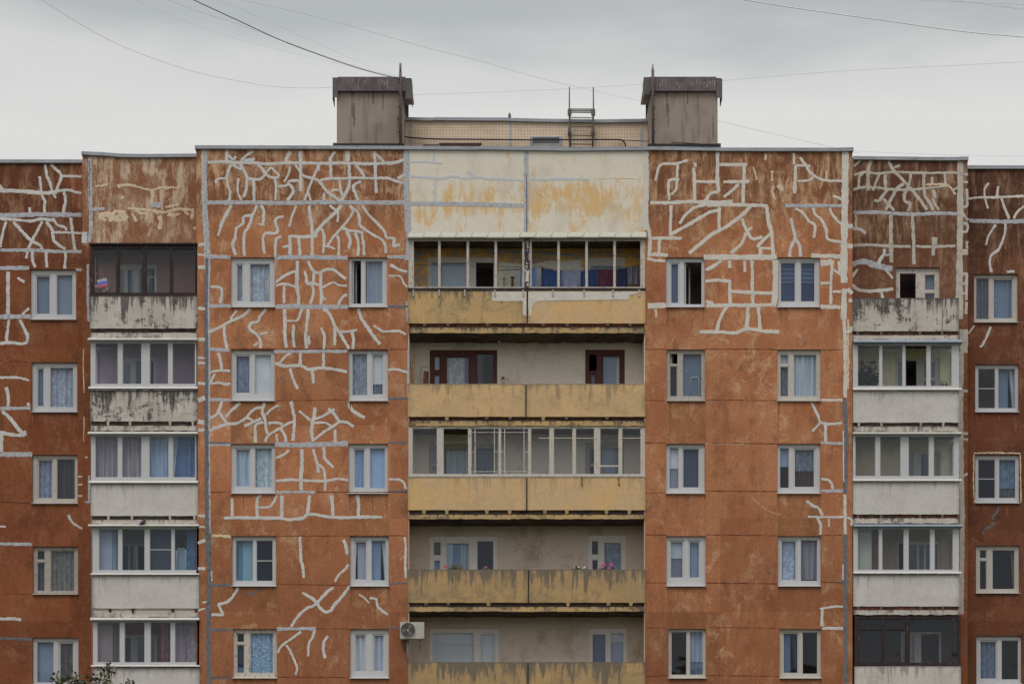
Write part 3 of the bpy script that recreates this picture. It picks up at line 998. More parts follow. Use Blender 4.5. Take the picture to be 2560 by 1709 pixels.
ST['bl'] = [(0, 350, 3.92, """
G 36 880,170 885,500 890,850 872,1000
d 12 875,200 880,560
g 56 828,900 826,1010
t 20 930,455 1000,448 1060,435
t 26 1150,455 1240,445 1330,450
t 18 1330,455 1480,490 1600,465 1750,470
t 26 1490,480 1490,640
t 46 1180,560 1215,575
G 50 1475,635 1575,640
G 30 905,678 1025,675
t 60 985,750 1060,735 1120,770 1200,740 1250,770
t 34 1130,790 1190,785
t 26 1250,670 1450,690 1600,710 1750,680 1900,690
t 34 1300,720 1335,800
t 34 1560,740 1575,800 1560,875
t 30 1640,730 1720,750
t 30 1890,690 1880,780
t 22 1620,660 1760,630
t 20 1910,850 1912,880
t 24 1010,880 1025,890
t 20 1470,800 1500,795
t 3 1490,200 1510,300 1495,430
t 40 960,730 1000,760 1040,790
t 30 1100,720 1150,700 1230,710
t 50 1180,760 1240,790
t 26 1320,690 1400,720 1450,700
t 24 1430,720 1440,780
t 34 1500,690 1560,720
t 20 1650,700 1700,740 1760,720
t 26 1800,690 1850,730
t 22 1150,440 1180,470
t 22 1500,500 1510,560
t 16 1550,460 1640,480 1700,455
t 14 940,640 935,700
"""), (0, 660, 3.92, """
G 24 862,0 860,300 870,560
t 10 820,830 815,1000 825,1260
"""), (0, 1040, 3.92, """
t 8 825,0 820,250
G 20 830,840 875,840
g 24 835,400 855,410
G 22 872,580 875,850
""")]

ST['lg'] = [(1000, 570, 3.67, """
p 90 905,350 1150,380 1400,345 1660,340
p 120 900,430 1200,450 1690,430
p 120 900,520 1200,540 1690,520
p 60 900,590 1690,590
G 16 130,280 190,330 160,400 210,460 250,520
G 14 240,330 190,380 140,420 180,500
G 14 130,470 210,440 240,400
G 16 120,300 250,290
G 50 130,225 240,235
G 30 300,200 300,250
G 30 500,195 510,250
G 34 690,190 700,240
G 30 780,200 1050,215 1600,250
d 10 900,388 1100,380
g 40 150,500 130,540
""")]
ST['l3'] = [(1000, 1300, 3.67, """
crack 3 1295,170 1290,270 1310,340 1300,440
crack 3 1290,300 1240,340 1200,400
crack 3 1300,320 1380,290 1440,230
crack 3 1150,230 1230,240 1290,280
crack 3 1010,300 1100,260 1180,280
crack 3 1450,340 1560,320
""")]
_lay = [0]
def stroke_mesh(mb, spec, y, mats, rng):
    for ox, oy, sc, txt in spec:
        for line in txt.strip().splitlines():
            p = line.split(); k = p[0]; wd = float(p[1]) * (1.7 if k == 'j' else 1) / sc * S * (D + y) / D
            pts = [(X(ox + float(a.split(',')[0]) / sc, y), Z(oy + float(a.split(',')[1]) / sc, y)) for a in p[2:]]
            if spec is ST['br'] and k == 'w': k = 'v'
            if k not in mats: mats.append(k)
            ribbon(mb, pts, wd, y, mats.index(k), rng, k)
def ribbon(mb, pts, wd, y, mi, rng, k):
    _lay[0] += 1
    off = .0022 + (_lay[0] % 40) * .00013
    if k in ('j', 'stain', 'crack'): off = .0015 + (_lay[0] % 20) * .0001
    step = .045 if wd > .03 else .09
    P = [Vector(p) for p in pts]
    n = len(P); out = []
    for i in range(n - 1):
        p0 = P[max(0, i - 1)]; p1 = P[i]; p2 = P[i + 1]; p3 = P[min(n - 1, i + 2)]
        m = max(1, int((p2 - p1).length / step))
        for j in range(m):
            t = j / m
            # mostly straight runs with softened corners, as a brush leaves them
            cr = .5 * ((2 * p1) + (p2 - p0) * t + (2 * p0 - 5 * p1 + 4 * p2 - p3) * t * t + (3 * p1 - p0 - 3 * p2 + p3) * t ** 3)
            out.append(cr)
    out.append(P[-1])
    if len(out) < 2: return
    ja = min(.010, wd * .13) if k != 't' else wd * .22; N = len(out); rows = []
    wob = rng.uniform(0, 9)
    for i, c in enumerate(out):
        t = (out[min(i + 1, N - 1)] - out[max(i - 1, 0)])
        if t.length < 1e-6: t = Vector((1, 0))
        t.normalize(); nrm = Vector((-t.y, t.x))
        h = wd * .5 * (1 + .05 * sin(i * .9 + wob) + .07 * sin(i * .31 + wob * 2))
        if i in (0, N - 1) and k != 'j': h *= .95
        c = c + nrm * rng.uniform(-1, 1) * ja * .5
        a = c + nrm * (h + rng.uniform(-1, 1) * ja); b = c - nrm * (h + rng.uniform(-1, 1) * ja)
        e = min(.008, wd * .2); o = off + rng.uniform(0, .0001)
        rows.append(((a.x, y - .0004, a.y), (a.x - nrm.x * e, y - o, a.y - nrm.y * e), (b.x + nrm.x * e, y - o, b.y + nrm.y * e), (b.x, y - .0004, b.y)))
    for r, s_ in zip(rows, rows[1:]):
        for q in range(3):
            f = [r[q], r[q + 1], s_[q + 1], s_[q]]
            # face the street
            e1 = Vector(f[1]) - Vector(f[0]); e2 = Vector(f[3]) - Vector(f[0])
            if e1.cross(e2).y > 0: f.reverse()
            mb.quad(f, mi)

# ------------------------------------------------------------------ ground and apartment block
R = random.Random(5)
mb = MB(); mb.quad([(-3000, -3000, 0), (3000, -3000, 0), (3000, 3000, 0), (-3000, 3000, 0)])
tag(mb.build('ground', M['asphalt']), kind='structure')

YA, YB, YC, YR = 1.7, .95, 0., 1.02
bld = tag(empty('apartment_building', (0, 0, 0)), 'long nine-storey panel block in rust orange with yellow middle balconies and pale sealed cracks', 'building')

def wall(spec, x0, x1, ztop, y, th, holes, base, zb=0., label=None, rev=None):
    mb = MB(); mats = [base, 'reveal']
    zt = max(z for _, z in ztop) if ztop else None
    under = None
    if base == 'orange' and holes:      # the strips between one window and the next were painted separately
        mats.append('orange_faded')
        def under(cx, cz): return 2 if cz < 21.4 and any(h[0] < cx < h[1] for h in holes) and int(abs(cx) * 1.3 + cz / 2.79) % 3 else 0
    mb.plate(x0, x1, zb, zt, y, y + th, holes, 0, ztop if len(ztop) > 1 else None, mi_rev=1, cell=under)
    if holes and y != YR:
        mats.append('stain'); rs = random.Random(len(holes)); sm = mats.index('stain')
        for h in holes:
            for _ in range(5):
                x = rs.choice((h[0] + rs.uniform(-.01, .12), h[1] - rs.uniform(-.01, .12), rs.uniform(h[0], h[1]))); l = rs.uniform(.1, .55)
                ribbon(mb, [(x, h[2] - .03), (x + rs.uniform(-.01, .01), h[2] - .03 - l * .5), (x + rs.uniform(-.015, .015), h[2] - .03 - l)], rs.uniform(.012, .03), y, sm, rs, 'stain')
    if spec: stroke_mesh(mb, ST[spec], y, mats, random.Random(sum(map(ord, spec))))
    o = mb.build('wall', [M[m] if m != 'reveal' else M[rev or base] for m in mats], bld)
    if label: o['label'] = label
    return o
def hole(u0, u1, v0, v1, y): return (X(u0, y), X(u1, y), Z(v1, y), Z(v0, y))
def poly(pts, y): return [(X(u, y), Z(v, y)) for u, v in pts]

BOOST = [1.0]
def content(win, c, x0, x1, z0, z1, y, curt):
    """fabric or blind hanging behind a pane"""
    if c in (None, 'dark', 'open'): return
    if BOOST[0] != 1 and c[0] == 'c': c = ('c', tuple(min(235, round(q * BOOST[0])) for q in c[1])) + tuple(c[2:])
    if c[0] == 's':      # split: upper piece, lower piece
        zm = z1 - (z1 - z0) * c[1]
        content(win, c[2], x0, x1, zm, z1, y, curt); content(win, c[3], x0, x1, z0, zm, y + .02, curt); return
    if c[0] == 'h':      # side by side
        xm = x0 + (x1 - x0) * c[1]
        content(win, c[2], x0, xm, z0, z1, y, curt); content(win, c[3], xm, x1, z0, z1, y + .03, curt); return
    kind = c[2] if len(c) > 2 else 'fold'
    mat = cloth(c[1], '' if kind in ('flat', 'sweepl', 'sweepr', 'tent') else kind)
    mb = curt.setdefault(mat, MB())
    flat = kind in ('flat', 'blind', 'net', '')
    n = 2 if flat else max(4, int((x1 - x0) / .035)); nz = 1 if kind not in ('sweepl', 'sweepr', 'tent') else 8
    amp = 0 if flat else .022; ph = R.uniform(0, 6)
    def px(i, j):
        t = i / n; zz = j / nz; a, b = x0, x1
        if kind == 'sweepl': b = x0 + (x1 - x0) * (.45 + .5 * zz ** 1.4)
        if kind == 'sweepr': a = x1 - (x1 - x0) * (.45 + .5 * zz ** 1.4)
        x = a + (b - a) * t; z = z0 + (z1 - z0) * zz
        if kind == 'tent' and j == 0: z = z0 + (z1 - z0) * (.08 + .4 * abs(t - .55))
        return (x, y + amp * sin(t * (x1 - x0) * 42 + ph) + amp * .5 * sin(t * 19 + ph * 2), z)
    for i in range(n):
        for j in range(nz): mb.quad([px(i, j), px(i + 1, j), px(i + 1, j + 1), px(i, j + 1)], 0, None, not flat)

def window(u0, u1, v0, v1, y, panes, frame='pvc', reveal=.085, sill=True, label=None, parent=None, room=1.9, name='window', drop=None):
    x0, x1, z0, z1 = X(u0, y), X(u1, y), Z(v1, y), Z(v0, y)
    yf = y + reveal; hs = []; px = S
    W, H = x1 - x0, z1 - z0
    if drop is not None: z0d = z0 - drop
    for p in panes: hs.append((x0 + W * p[0], x0 + W * p[1], z1 - H * p[3], z1 - H * p[2]))
    mb = MB(); mb.plate(x0, x1, z0, z1, yf, yf + .06, hs, 0)
    for h, p in zip(hs, panes):   # sash ring inside each opening, set a little back
        if p[4] == 'open': continue
        a, b, c, d = h; r = .022
        mb.plate(a + .001, b - .001, c + .001, d - .001, yf + .016, yf + .052, [(a + r, b - r, c + r, d - r)], 0)
        if len(p) > 5 and p[5] == 'bar': zm = (c + d) / 2; mb.box(a + r, b - r, zm - .012, zm + .012, yf + .01, yf + .04)
        if len(p) > 5 and p[5] == 'sash':
            r2 = .03; mb.plate(a + r, b - r, c + r, d - r, yf + .03, yf + .058, [(a + r + r2, b - r - r2, c + r + r2, d - r - r2)], 0)
    o = mb.build(name, M[frame], parent or bld)
    if label: o['label'] = label
    g = MB()
    for h, p in zip(hs, panes):
        if p[4] == 'open': continue
        a, b, c, d = h; g.quad([(a + .01, yf + .045, c + .01), (b - .01, yf + .045, c + .01), (b - .01, yf + .045, d - .01), (a + .01, yf + .045, d - .01)])
    if g.f and sill: g.build('pane', M['glass'], o)
    elif g.f:
        for q in range(0, len(g.v), 4): g2 = MB(); g2.quad(g.v[q:q + 4]); g2.build('pane', M['glass'], o)
    for h, p in zip(hs, panes):
        if p[4] == 'open' and sill:
            a, b, c, d = h; sw = (b - a) * .92; ang = radians(68); k = MB(); sx = a + .012
            for q0, q1, e0, e1 in ((0, .05, c, d), (sw - .05, sw, c, d), (.05, sw - .05, c, c + .05), (.05, sw - .05, d - .05, d)):
                P_ = [(sx + q * cos(ang), yf + .065 + q * sin(ang)) for q in (q0, q1)]
                n_ = (-sin(ang) * .04, cos(ang) * .04)
                for f in (((P_[0]), (P_[1]), 0), ):
                    A0, A1 = P_; B0 = (A0[0] - n_[0], A0[1] - n_[1]); B1 = (A1[0] - n_[0], A1[1] - n_[1])
                    for u_, v_ in ((A0, A1), (A1, B1), (B1, B0), (B0, A0)): k.quad([(u_[0], u_[1], e0), (v_[0], v_[1], e0), (v_[0], v_[1], e1), (u_[0], u_[1], e1)])
            k.build('open_sash', M[frame], o)
    curt = {}
    for h, p in zip(hs, panes): content(o, p[4], h[0] - .02, h[1] + .02, h[2] - .02, h[3] + .02, yf + .10 + R.uniform(0, .02), curt)
    for m, b in curt.items(): b.build('curtain', m, o)
    if room:
        k = MB(); a, b, c, d, e, f = x0 - .02, x1 + .02, z0 - .02, z1 + .02, yf + .062, yf + room
        k.quad([(a, f, c), (b, f, c), (b, f, d), (a, f, d)]); k.quad([(a, e, c), (a, f, c), (a, f, d), (a, e, d)])
        k.quad([(b, f, c), (b, e, c), (b, e, d), (b, f, d)]); k.quad([(a, e, d), (a, f, d), (b, f, d), (b, e, d)]); k.quad([(a, f, c), (a, e, c), (b, e, c), (b, f, c)])
        k.build('room_interior', M['room'], o)
    if sill:
        k = MB(); k.quad([(x0 - .012, y - .065, z0 - .012), (x1 + .012, y - .065, z0 - .012), (x1 + .012, yf + .002, z0 + .022), (x0 - .012, yf + .002, z0 + .022)])
        k.quad([(x0 - .012, y - .065, z0 - .030), (x1 + .012, y - .065, z0 - .030), (x1 + .012, y - .065, z0 - .012), (x0 - .012, y - .065, z0 - .012)])
        k.quad([(x0 - .012, yf, z0 - .006), (x1 + .012, yf, z0 - .006), (x1 + .012, y - .065, z0 - .030), (x0 - .012, y - .065, z0 - .030)])
        for xx in (x0 - .012, x1 + .012): k.quad([(xx, y - .065, z0 - .03), (xx, y - .065, z0 - .012), (xx, yf, z0 + .022), (xx, yf, z0 - .006)])
        k.build('sill', M[frame], o)
    return o

def c(r, g, b, k='fold'): return ('c', (r, g, b), k)
# pane layouts: left, right, top, bottom as fractions of the window
def two(a, b, cc, d, t, bt, c1, c2, f1='', f2=''): return [(a, b, t, bt, c1, f1), (cc, d, t, bt, c2, f2)]
def fort(a, b, cc, d, t, bt, s, c0, c1, c2, f2=''): return [(a, b, t, s - .025, c0, ''), (a, b, s + .02, bt, c1, ''), (cc, d, t, bt, c2, f2)]

CV = [(643, 767), (873, 1001), (1108.5, 1232), (1339, 1463.5), (1571, 1693)]
WIN = {'c1': [
    (577, 687, two(.10, .29, .42, .89, .11, .89, c(118, 128, 140, 'lace'), c(128, 138, 146, 'lace'), 'sash'), 'pvc', 'white window with a narrow left sash, lace curtains and a plant behind'),
    (577, 687, two(.08, .45, .53, .92, .08, .86, c(92, 106, 128, 'lace'), c(152, 164, 172, 'flat'), 'sash'), 'pvc', 'white window with a dark lace left sash and a plain pale right pane'),
    (577, 688, two(.08, .45, .53, .93, .07, .88, c(118, 142, 168, 'fold'), c(126, 150, 172, 'lace'), 'sash'), 'pvc', 'white window with light blue panes'),
    (580, 690, two(.07, .48, .54, .93, .07, .90, ('h', .35, c(52, 106, 134, 'fold'), c(78, 128, 144, 'flat')), c(44, 48, 58, 'net'), '', 'bar'), 'pvc', 'white window with a turquoise left pane and a dark insect screen on the right'),
    (582, 692, fort(.08, .26, .38, .92, .07, .90, .29, 'dark', ('s', .75, c(52, 56, 70, 'flat'), c(60, 96, 130, 'flat')), c(86, 120, 150, 'geo')), 'oldwhite', 'old peeling wooden window with a small vent pane and a blue patterned curtain')],
 'c2': [
    (871, 968, two(.08, .32, .42, .89, .05, .92, 'open', c(108, 120, 134, 'dots'), '', ''), 'pvc', 'white window with its narrow left sash open on a black room'),
    (871, 970, two(.08, .48, .57, .90, .06, .89, c(108, 116, 130, 'lace'), ('s', .7, c(150, 164, 172, 'flat'), c(84, 98, 118, 'lace')), '', 'sash'), 'pvc', 'white window with a yellow handle and a half-lowered pale blind'),
    (871, 970, two(.11, .43, .53, .93, .07, .90, c(96, 126, 168, 'fold'), c(100, 130, 168, 'flat'), 'sash'), 'pvc', 'white window with two bright blue panes'),
    (875, 972, two(.09, .45, .54, .93, .07, .89, ('h', .28, c(160, 168, 184, 'sweepl'), c(116, 122, 134, 'flat')), ('h', .62, c(78, 108, 140, 'flat'), c(136, 154, 170, 'sweepr')), 'sash'), 'pvc', 'white window with white curtains drawn to both sides'),
    (875, 972, two(.10, .43, .57, .90, .09, .88, c(142, 148, 156, 'fold'), c(132, 140, 152, 'fold'), 'sash', 'sash'), 'pvc', 'white window with two narrow pale grey panes')],
 'c3': [
    (1665, 1762, two(.10, .36, .47, .92, .08, .93, c(66, 76, 104, 'flat'), 'open', 'sash'), 'pvc', 'white window with the wide right sash open on a black room'),
    (1666, 1763, fort(.09, .29, .42, .92, .07, .91, .29, 'open', c(52, 56, 68, 'lace'), c(74, 90, 108, 'flat'), ''), 'greyframe', 'old grey window with a dark vent pane and a tubular rack behind the glass'),
    (1665, 1762, two(.08, .34, .41, .89, .06, .90, ('s', .50, c(146, 150, 150, 'flat'), c(98, 108, 120, 'flat')), c(58, 68, 86, 'flat'), '', 'sash'), 'pvc', 'white window with a half white left pane and a dark right sash'),
    (1666, 1764, two(.08, .46, .56, .88, .07, .85, ('s', .46, c(130, 138, 144, 'flat'), c(84, 92, 106, 'flat')), ('s', .1, c(130, 142, 152, 'flat'), c(86, 112, 136, 'flat')), 'sash', 'sash'), 'pvc', 'white window with a pale blind over the upper left pane'),
    (1671, 1765, two(.07, .50, .57, .94, .04, .94, 'dark', ('s', .68, c(112, 128, 150, 'fold'), c(86, 100, 122, 'lace')), '', ''), 'pvc2', 'white window with dark left pane and a yellow handle on the pale right one')],
 'c4': [
    (1943, 2050, two(.06, .46, .53, .92, .06, .90, ('s', .5, c(56, 72, 100, 'blind'), c(50, 66, 96, 'flat')), ('s', .5, c(56, 72, 100, 'blind'), c(48, 62, 92, 'flat')), 'sash', 'sash'), 'pvc', 'white window with dark blue striped blinds in both panes'),
    (1943, 2052, fort(.07, .27, .38, .92, .08, .91, .30, c(128, 130, 138, 'flat'), c(86, 92, 98, 'lace'), c(128, 142, 146, 'fold')), 'pvc2', 'old window with a vent pane and full pale curtains'),
    (1943, 2051, two(.06, .29, .38, .90, .07, .89, ('s', .45, c(98, 114, 140, 'flat'), c(64, 46, 50, 'fold')), ('s', .55, c(92, 98, 112, 'lace'), c(78, 56, 56, 'fold')), '', 'sash'), 'pvc', 'white window with dark red curtains below bluish glass'),
    (1945, 2052, two(.06, .46, .53, .94, .06, .90, c(120, 136, 156, 'lace'), ('s', .93, c(102, 96, 104, 'fold'), c(50, 30, 34, 'flat')), 'sash', ''), 'pvc', 'white window with a mauve curtain in the right pane'),
    (1949, 2053, two(.07, .48, .55, .93, .05, .92, ('h', .5, c(64, 82, 112, 'flat'), c(48, 58, 78, 'sweepr')), ('h', .5, c(36, 38, 46, 'fold'), c(30, 32, 40, 'flat')), 'sash', ''), 'pvc2', 'white window with a blue left pane and a black right pane')]}
def chol(keys):
    hs = []
    for k in keys:
        for (u0, u1, *_), (v0, v1) in zip(WIN[k], CV): hs.append(hole(u0, u1, v0, v1, YC))
    return hs
CT = [(491, 367), (1006, 368), (1400, 370.5), (1626, 369), (2131, 372)]
def ct(u):
    for (a, va), (b, vb) in zip(CT, CT[1:]):
        if a <= u <= b: return va + (vb - va) * (u - a) / (b - a)
def sub(u0, u1): return poly([(u0, ct(u0) + 2)] + [(u, v + 2) for u, v in CT if u0 < u < u1] + [(u1, ct(u1) + 2)], YC)
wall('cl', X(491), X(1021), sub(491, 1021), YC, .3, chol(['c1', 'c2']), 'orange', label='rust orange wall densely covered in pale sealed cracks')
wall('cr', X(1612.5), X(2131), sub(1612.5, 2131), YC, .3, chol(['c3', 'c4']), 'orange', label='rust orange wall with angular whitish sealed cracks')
wall('cm', X(1021.2), X(1612.3), sub(1021.2, 1612.3), YC + .003, .3, [], 'cream', zb=Z(588), label='cream wall panels with flaking yellow paint')
for k in ('c1', 'c2', 'c3', 'c4'):
    for (u0, u1, panes, fr, lab), (v0, v1) in zip(WIN[k], CV): window(u0, u1, v0, v1, YC, panes, fr, label=lab)

# outer bays, each set one step further back
AV = [(76, 190, 673, 798, two(.09, .44, .56, .92, .09, .90, c(84, 100, 118, 'flat'), c(90, 106, 122, 'flat'), 'sash'), 'pvc', 'white window with two plain blue-grey panes'),
      (79, 193, 905, 1029, two(.09, .28, .39, .91, .09, .90, c(68, 92, 120, 'flat'), c(122, 134, 150, 'lace'), 'sash'), 'pvc', 'white window with a narrow blue pane and a wide pale curtain'),
      (80, 194, 1136, 1257, two(.10, .46, .53, .94, .07, .91, c(104, 114, 138, 'lace'), c(66, 64, 68, 'fold'), 'sash'), 'pvc2', 'white window with a lavender lace pane beside dark curtains'),
      (82, 195, 1365, 1484, fort(.08, .26, .38, .92, .07, .93, .30, c(60, 54, 58, 'flat'), c(76, 76, 72, 'lace'), c(102, 100, 86, 'lace')), 'greyframe', 'old grey window with a vent pane and a greenish beige curtain'),
      (81, 196, 1593, 1716, two(.08, .46, .56, .90, .07, .91, c(92, 106, 124, 'flat'), c(84, 82, 74, 'lace'), '', 'sash'), 'pvc', 'white window behind the treetop, pale left and olive right pane')]
ARV = [(2435, 2545, 685, 805, two(.05, .36, .43, .92, .06, .93, c(78, 82, 90, 'dots'), c(86, 104, 130, 'dots'), '', 'sash'), 'pvc2', 'window with dotted lace curtains in both panes'),
       (2438, 2547, 910, 1029, two(.07, .48, .53, .94, .07, .92, 'dark', ('h', .6, c(74, 92, 112, 'flat'), c(120, 132, 138, 'sweepr')), 'bar'), 'pvc', 'window with a black screened left pane and a white curtain at the right edge'),
       (2438, 2549, 1136, 1256, two(.07, .47, .54, .93, .08, .90, c(44, 46, 56, 'net'), ('s', .72, c(72, 104, 130, 'lace'), c(74, 80, 90, 'lace')), 'bar'), 'pvc', 'window with a ragged plaster rim, dark screened left pane and blue right pane'),
       (2440, 2549, 1362.5, 1481, fort(.09, .26, .38, .91, .08, .92, .29, 'dark', 'dark', ('h', .78, c(44, 44, 46, 'flat'), c(98, 82, 60, 'sweepr'))), 'pvc2', 'dark window with vent pane and a beige curtain edge'),
       (2441, 2554, 1588, 1707, two(.07, .48, .56, .95, .08, .92, c(84, 98, 122, 'lace'), c(52, 50, 48, 'lace'), 'sash'), 'pvc', 'white window with a pale blue left sash and dark right pane')]
wall('al', X(-420, YA), X(206, YB) + .12, poly([(-420, 404), (0, 404), (200, 404)], YA), YA, .3, [hole(q[0], q[1], q[2], q[3], YA) for q in AV], 'brown', label='brown left end wall with pale sealed cracks')
wall('ar', X(2419, YB) - .12, X(3000, YA), poly([(2418, 420), (3000, 421)], YA), YA, .3, [hole(q[0], q[1], q[2], q[3], YA) for q in ARV], 'dark_brown', label='dark brown right end wall')
for q in AV + ARV: window(q[0], q[1], q[2], q[3], YA, q[4], q[5], label=q[6])
# bleached bay behind the left balconies and grimy bay behind the right balconies
BT = [(206, 384), (290, 389), (492, 390)]
xl, xr = X(206, YB), X(492) + .02
wall('bl', xl, xr, poly(BT, YB), YB, .3, [], 'tan', zb=Z(614, YB), label='bleached rusty wall panels with peeled render above the left balconies')
wall(None, xl, X(228, YB), [(0, Z(614, YB))], YB, .3, [], 'brown')
wall('br', X(2131) - .02, X(2419, YB), poly([(2131, 394), (2419, 397)], YB), YB, .3, [hole(2240, 2350, 668, 800, YB)], 'grimy', zb=Z(864, YB), label='grimy dark wall above the right balconies covered in pale sealed cracks')
wall(None, X(2396, YB), X(2419, YB), [(0, Z(864, YB))], YB, .3, [], 'brown')
window(2240, 2350, 668, 800, YB, [(.10, .46, .10, .99, 'open', ''), (.66, .90, .12, .42, c(84, 92, 104, 'flat'), ''), (.66, .90, .47, .99, c(98, 108, 122, 'lace'), '')], 'oldwhite', sill=False, label='old white balcony door and window, door open on a dark room')

# sheet metal coping along the roof edge
def coping(pts, y, h=8.5, ov=3):
    mb = MB(); mats = M['metal']; yo = y - .07
    P = [(X(u, y), Z(v, y)) for u, v in pts]; dz = h * S
    for (xa, za), (xb, zb) in zip(P, P[1:]):
        n = max(1, int((xb - xa) / 1.9))
        for i in range(n):     # sheets lap over each other
            a, b = xa + (xb - xa) * i / n, xa + (xb - xa) * (i + 1) / n; ta, tb = za + (zb - za) * i / n, za + (zb - za) * (i + 1) / n
            j = R.uniform(-.006, .006); k = R.uniform(-.004, .004)
            f = [(a, yo + k, ta - dz + j), (b + .004, yo + k, tb - dz + j), (b + .004, yo + k, tb + j), (a, yo + k, ta + j)]
            mb.quad(f); mb.quad([f[3], f[2], (b, y + .45, tb + .04), (a, y + .45, ta + .04)]); mb.quad([(a, y - .001, ta - dz + j), (b, y - .001, tb - dz + j), f[1], f[0]])
            for q in ((a, ta),) if i == 0 else (): mb.quad([(q[0], y + .4, q[1] - dz), (q[0], yo, q[1] - dz), (q[0], yo, q[1]), (q[0], y + .4, q[1] + .04)])
            if i == n - 1: mb.quad([(b, yo, tb - dz), (b, y + .4, tb - dz), (b, y + .4, tb + .04), (b, yo, tb)])
            if i: mb.box(a - .012, a + .012, ta - dz + .004, ta + .010, yo - .008, yo)
    return mb.build('coping', mats, bld)
coping([(488, 365.5), (820, 366), (1006, 366.5), (1200, 367.5), (1400, 370), (1626, 368), (1800, 370.5), (2100, 371), (2133, 370)], YC)
coping([(204.5, 380), (250, 382), (300, 386), (380, 387), (491, 386)], YB)
coping([(-420, 401), (0, 401), (205, 401)], YA)
coping([(2133, 392), (2300, 394), (2400, 394), (2420, 394)], YB)
coping([(2418, 415.5), (3000, 416)], YA)
# roof sheet, rear and end walls
mb = MB(); zr = Z(402)
mb.box(X(-420, YA), X(3000, YA), zr - .25, zr, YA + .3, 13); mb.box(X(495), X(1010), zr - .25, zr, .3, YA + .3); mb.box(X(1012), X(1620), zr - .25, zr, .31, YA + .3); mb.box(X(1622), X(2128), zr - .25, zr, .3, YA + .3)
mb.build('roof', M['roofing'], bld)
mb = MB(); mb.box(X(-420, YA), X(3000, YA), 0, zr + .3, 13, 13.3); mb.box(X(-420, YA), X(-420, YA) + .3, 0, zr - .3, YA + .3, 13); mb.box(X(3000, YA) - .3, X(3000, YA), 0, zr - .3, YA + .3, 13)
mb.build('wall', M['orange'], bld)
mb = MB()   # cross walls beside the balconies
mb.box(X(493), X(493) + .2, 0, zr - .3, .301, YA + .3); mb.box(X(2131) - .2, X(2131), 0, zr - .3, .301, YA + .3)
mb.box(X(206, YB), X(206, YB) + .2, 0, zr - .3, YB + .301, YA + .299); mb.box(X(2419, YB) - .2, X(2419, YB), 0, zr - .3, YB + .301, YA + .299)
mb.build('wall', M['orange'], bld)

# unseen block behind the camera, added to dim the lower floors (mirrored in panes)
mb = MB(); opp = tag(empty('apartment_building', (0, -112, 0)), 'unseen brown apartment block added behind the camera to dim the lower floors', 'building')
mb.plate(-48, 48, 0, 25.5, -112.0, -98.0, []); mb.build('wall', M['dark_brown'], opp)
for i in range(9):
    mb = MB()
    for j in range(12): mb.box(-44 + j * 7.6, -42.2 + j * 7.6, 1.2 + i * 2.8, 2.7 + i * 2.8, -97.99, -97.95)
    mb.build('window_row', M['capblue'], opp)

# ------------------------------------------------------------------ balconies in the middle
xa, xb = X(1021.2), X(1612.3)
def door_set(u0, u1, v0, fr, layout, lab=None, vb=None):
    BOOST[0] = 1.18
    window(u0, u1, v0, vb, YR, layout, fr, sill=False, label=lab, reveal=.05, room=1.6)
    BOOST[0] = 1.0
ML = [ # glaze/opening top, parapet top, parapet bottom, slab top, slab bottom, parapet material, slab material, infill, lining
    dict(top=594, p0=727, p1=809, s0=819, s1=833, par=('yellowtop', 'yellowclean'), slab='slabyellow', gap='brick', lin='lining_orange'),
    dict(top=833, p0=960, p1=1042, s0=1052, s1=1065, par=('yellow', 'yellow'), slab='slabyellow', gap='gap', lin='lining'),
    dict(top=1065, p0=1193, p1=1275, s0=1286, s1=1297, par=('yellowclean', 'yellowclean'), slab='slabyellow', gap='slabdark', lin='lining'),
    dict(top=1297, p0=1423, p1=1506, s0=1516, s1=1528, par=('yellowstreak', 'yellowstreak'), slab='slabyellow', gap='slabdark', lin='lining_beige'),
    dict(top=1528, p0=1654, p1=1737, s0=1748, s1=1760, par=('yellowstreak', 'yellowstreak'), slab='slabyellow', gap='slabdark', lin='lining_beige')]
bounds = [584] + [q['s0'] + 4 for q in ML]
joint = [1318.5, 1315, 1317, 1321, 1320]
brk = [[(1062, 0), (1120, 0), (1219, 0), (1275, 0), (1358, 0), (1418, 0), (1519, 0), (1575, 0)],
       [(1117, 1), (1217, 0), (1275, 0), (1358, 1), (1416, 0), (1517, 0)], [(1060, 1), (1117, 1), (1217, 1), (1274, 1), (1362, 1), (1417, 1), (1516, 1), (1573, 1)],
       [(1065, 0), (1121, 0), (1221, 1), (1420, 1), (1521, 1), (1577, 1)], [(1065, 1), (1121, 1), (1221, 1), (1420, 1), (1521, 1), (1577, 1)]]
